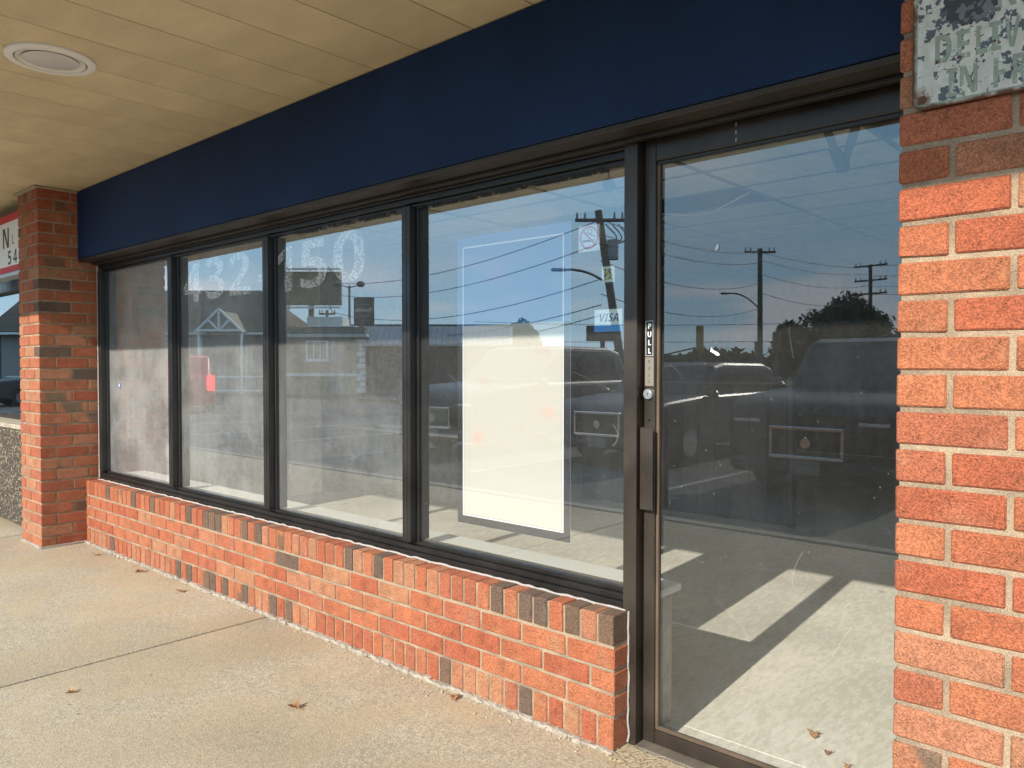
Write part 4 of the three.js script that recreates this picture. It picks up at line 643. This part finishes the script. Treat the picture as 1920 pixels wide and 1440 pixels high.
// poles, lamps, signals, wires
const wood = M(C(0.28, 0.235, 0.19), 0.9, { map: mortarMap }), steelDark = M(C(0.12, 0.12, 0.12), 0.6), amber = M(C(0.42, 0.25, 0.06), 0.6);
function utilityPole(label, base, top, r0, armLen, turn, extras = {}) {
  const o = thing('utility_pole', label, 'utility pole', base, 0, 'utility poles along the street'), dx = top[0] - base[0], dy = top[1] - base[1], dz = top[2] - base[2];
  mesh('pole', cyl(r0 * 1.25, r0, [0, 0, 0], [dx, dy, dz], 14), wood, o);
  const ux = Math.cos(turn), uz = Math.sin(turn), at = (t, s, up = 0) => [dx * t + ux * s, dy * t + up, dz * t + uz * s];
  for (const t of extras.arms ?? [0.955]) {
    const a = mesh('cross_arm', cyl(0.07, 0.07, at(t, -armLen), at(t, armLen), 8), wood, o);
    for (const s of [-0.92, -0.6, 0.6, 0.92]) mesh('insulator', cyl(0.05, 0.035, at(t, s * armLen, 0.06), at(t, s * armLen, 0.30), 8), M(C(0.35, 0.3, 0.25), 0.4), a);
  }
  if (extras.transformer) { mesh('transformer', cyl(0.22, 0.22, at(0.80, 0.34, -0.4), at(0.80, 0.34, 0.35), 16), M(C(0.28, 0.29, 0.30), 0.6), o); for (let k = 0; k < 3; k++) mesh('drop_cable', tube([at(0.93, 0.2 + 0.25 * k), at(0.86, 0.55 + 0.2 * k), at(0.83, 0.4 + 0.1 * k), at(0.82, 0.12)], 0.025, 16, 5), rubber, o); }
  if (extras.lamp) { const { t, len, rise, away } = extras.lamp; const arm = mesh('lamp_arm', tube([at(t, 0), at(t, away * len * 0.45, rise * 0.75), at(t, away * len * 0.8, rise), at(t, away * len, rise)], 0.05, 20, 6), steelDark, o); const p = at(t, away * (len + 0.25), rise); mesh('lamp_head', cbox(0.62, 0.12, 0.24, 0.05, {}).rotateY(-turn).translate(...p), steelDark, arm); }
  return o;
}
const UT = 42 * D2R;   // along the far street
utilityPole('leaning utility pole with transformer and cross arm mirrored beside the no smoking sticker', [-16.75, G0, 22.95], [-17.69, 7.34, 22.33], 0.14, 0.95, UT, { transformer: true, lamp: { t: 0.62, len: 1.7, rise: 0.55, away: -1 }, arms: [0.95] });
utilityPole('tall wooden utility pole with street lamp arm mirrored in the door', [-21.6, G0, 45.6], [-21.71, 8.92, 45.68], 0.15, 1.0, UT, { lamp: { t: 0.57, len: 2.0, rise: 1.0, away: -1 }, arms: [0.975] });
utilityPole('thin utility pole mirrored at the right edge of the door', [-19.6, G0, 61], [-19.69, 9.21, 60.96], 0.13, 1.3, -0.2, { arms: [0.99, 0.87, 0.76] });
utilityPole('distant thin utility pole mirrored beside the tall door pole', [-24.2, G0, 66], [-24.2, 6.4, 66], 0.1, 0.6, UT, { arms: [0.97] });
utilityPole('utility pole mirrored behind the billboard', [-47.5, G0, 30.5], [-47.5, 5.4, 30.5], 0.1, 0.6, UT, { arms: [0.95] });
{
  const o = thing('lot_lamp', 'twin headed lamp post mirrored in the third pane', 'lamp post', [-45.46, G0, 30.97], TURN);
  mesh('post', cyl(0.11, 0.08, [0, 0, 0], [0, 7.2, 0], 12), steelDark, o);
  for (const s of [-1, 1]) { mesh('arm', cyl(0.04, 0.04, [0, 7.05, 0], [s * 0.55, 7.2, 0], 6), steelDark, o); mesh('lamp_head', new THREE.SphereGeometry(0.3, 16, 10).scale(1, 0.75, 1).translate(s * 0.8, 7.3, 0), steelDark, o); }
  const signal = (label, x, y0, z, n, turn) => { const t = thing('traffic_light', label, 'traffic light', [x, G0, z], turn, 'traffic lights at the far corner'); mesh('post', cyl(0.09, 0.07, [0, 0, 0], [0, y0 + 0.1, 0], 10), steelDark, t); const h = mesh('housing', cbox(0.42, n * 0.38, 0.26, 0.05, { at: [0, y0 + n * 0.19, 0.1] }), amber, t); for (let k = 0; k < n; k++) mesh('lens_hood', cyl(0.14, 0.15, [0, y0 + 0.19 + k * 0.38, 0.23], [0, y0 + 0.19 + k * 0.38, 0.42], 12), steelDark, h); return t; };
  signal('traffic light with tall housing mirrored at the left of the door', -22.06, 2.3, 38.45, 4, -20 * D2R); signal('amber traffic light mirrored beside the tall door pole', -17.5, 2.2, 38.5, 3, 150 * D2R); signal('small traffic light mirrored left of the tall door pole', -23.9, 2.1, 50.2, 3, -20 * D2R);
  const g = thing('signal_mast', 'steel mast with dark street sign mirrored at the left of the door', 'mast', [-24.9, G0, 37.2], 0); mesh('post', cyl(0.1, 0.08, [0, 0, 0], [0, 2.9, 0], 10), steelDark, g); mesh('arm', cyl(0.05, 0.05, [0, 1.9, 0], [2.6, 2.55, 1.2], 8), steelDark, g); mesh('street_sign', cbox(1.2, 0.28, 0.04, 0.01, {}).rotateY(-0.43).translate(1.5, 2.0, 0.75), M(C(0.03, 0.10, 0.06), 0.6), g);
  // overhead wires, each its own
  const wire = (a, b, sag, label, rad = 0.019) => { const p = []; for (let i = 0; i <= 12; i++) { const t = i / 12; p.push([a[0] + (b[0] - a[0]) * t, a[1] + (b[1] - a[1]) * t - sag * 4 * t * (1 - t), a[2] + (b[2] - a[2]) * t]); } tag(mesh('overhead_wire', tube(p, rad, 30, 5), steelDark), label, 'wire', 'overhead wires along the street'); };
  const order = ['topmost', 'second', 'third', 'fourth', 'lowest'], L = (n, i, where) => `${i === n - 1 ? 'lowest' : order[i]} overhead wire ${where}`;
  [[0, 0.3], [-0.5, 0.4], [-1.4, 0.5], [-2.6, 0.6]].forEach(([dy, s], i) => wire([-21.7, 8.7 + dy, 45.7], [-19.7, 9.0 + dy, 61], s, L(4, i, 'between the two poles mirrored in the door')));
  [[0, 0.5], [-0.7, 0.5], [-2.0, 0.7], [-3.6, 0.7]].forEach(([dy, s], i) => wire([-21.7, 8.7 + dy, 45.7], [-17.6, 7.0 + dy * 0.8, 22.4], s, L(4, i, 'mirrored left of the tall door pole')));
  [[0, 0.8], [-0.9, 0.9], [-2.3, 1.0], [-3.3, 1.0], [-3.7, 1.1]].forEach(([dy, s], i) => wire([-17.6, 7.0 + dy, 22.4], [-46, 7.2 + dy * 0.9, 30], s, L(5, i, 'mirrored across the poster pane')));
  [0, -0.8, -1.6, -2.2].forEach((dy, i) => wire([-19.7, 9.1 + dy, 61], [20, 10 + dy, 68], 0.6, L(4, i, 'mirrored right of the thin door pole')));
  wire([-40, 4.6, 38], [-10, 4.4, 52], 0.4, 'long overhead wire mirrored above the traffic lights'); wire([-40, 3.2, 37], [-10, 3.1, 52], 0.2, 'long overhead wire mirrored behind the traffic lights');
}
// trees
{
  const bark = M(C(0.12, 0.09, 0.065), 0.95);
  const leafMats = [C(0.075, 0.085, 0.035), C(0.10, 0.085, 0.04), C(0.055, 0.07, 0.03)].map((c) => P(c, 0.9, { side: THREE.DoubleSide, transmission: 0.3, thickness: 0 }));
  function crown(rx, ry, rz, n, size, r) {
    const lobes = Array.from({ length: 34 }, () => { const a = r() * 6.28, p = Math.acos(1 - 1.6 * r()), q = Math.cbrt(r()) * 0.78; return [Math.sin(p) * Math.cos(a) * q * rx, Math.cos(p) * q * ry, Math.sin(p) * Math.sin(a) * q * rz, 0.20 + r() * 0.22]; }), pos = [], idx = [];
    for (let k = 0; k < n; k++) {
      const l = lobes[k % lobes.length], th = r() * 6.28, ph = Math.acos(2 * r() - 1), q = Math.cbrt(r()) * (0.9 + 0.3 * r()), c = [l[0] + Math.sin(ph) * Math.cos(th) * q * l[3] * rx, l[1] + Math.cos(ph) * q * l[3] * ry, l[2] + Math.sin(ph) * Math.sin(th) * q * l[3] * rz];
      const u = new THREE.Vector3(r() - 0.5, r() - 0.5, r() - 0.5).normalize(), w = new THREE.Vector3(r() - 0.5, r() - 0.5, r() - 0.5).cross(u).normalize(), s = size * (0.6 + 0.8 * r()), b = pos.length / 3;
      for (const [a, e] of [[-1, 0], [0, -0.55], [1, 0], [0, 0.55]]) pos.push(c[0] + (u.x * a + w.x * e) * s, c[1] + (u.y * a + w.y * e) * s, c[2] + (u.z * a + w.z * e) * s);
      idx.push(b, b + 1, b + 2, b, b + 2, b + 3);
    }
    const g = new THREE.BufferGeometry(); g.setAttribute('position', new THREE.Float32BufferAttribute(pos, 3)); g.setIndex(idx); g.computeVertexNormals(); return g;
  }
  const tree = (label, x, z, h, rx, ry, m, seed) => { const r = rng(seed), o = thing('tree', label, 'tree', [x, -0.17, z], 0, 'trees beyond the street'); mesh('trunk', cyl(rx * 0.11, rx * 0.05, [0, 0, 0], [rx * 0.05, h * 0.7, 0], 10), bark, o); for (let k = 0; k < 5; k++) { const a = k * 1.3; mesh('limb', cyl(rx * 0.045, rx * 0.015, [0, h * 0.3 + k * 0.06 * h, 0], [Math.cos(a) * rx * 0.55, h * 0.6 + k * 0.05 * h, Math.sin(a) * rx * 0.55], 7), bark, o); } const c = mesh('crown', crown(rx, ry, rx, 9000, 0.17, r), leafMats[m], o); c.position.y = h - ry; return o; };
  tree('broad rounded tree mirrored at the right of the door', -21.1, 59.6, 7.0, 3.2, 2.7, 0, 501);
  tree('smaller tree mirrored right of the tall door pole', -24.0, 57.0, 5.0, 1.7, 2.0, 1, 502);
  tree('tree with drooping crown mirrored at the far right of the door', -16.2, 61.5, 5.0, 3.0, 2.0, 2, 503);
  tree('small dark tree mirrored left of the poster', -33.5, 35.5, 4.3, 1.7, 1.6, 2, 504);
  tree('low tree mirrored at the left edge of the door', -32, 58, 3.2, 2.2, 1.3, 1, 505);
  // far tree line
  const r = rng(600), far = []; for (let k = 0; k < 70; k++) { const a = -0.15 - k * 0.0215, d = 85 + r() * 20; const g = crown(3.2 + r() * 2, 1.3 + r() * 0.9, 3, 160, 0.7, r); g.translate(Math.sin(a) * d, 1.1, Math.cos(a) * d); far.push(g); }
  for (const g of far) g.setAttribute('uv', new THREE.Float32BufferAttribute(new Float32Array(g.attributes.position.count * 2), 2));
  const w = mesh('distant_trees', merge(far), M(C(0.05, 0.05, 0.035), 1, { side: THREE.DoubleSide })); w.userData.kind = 'stuff'; tag(w, 'far dark line of trees along the mirrored horizon', 'trees');
}
shadows(scene);
renderer.render(scene, camera);
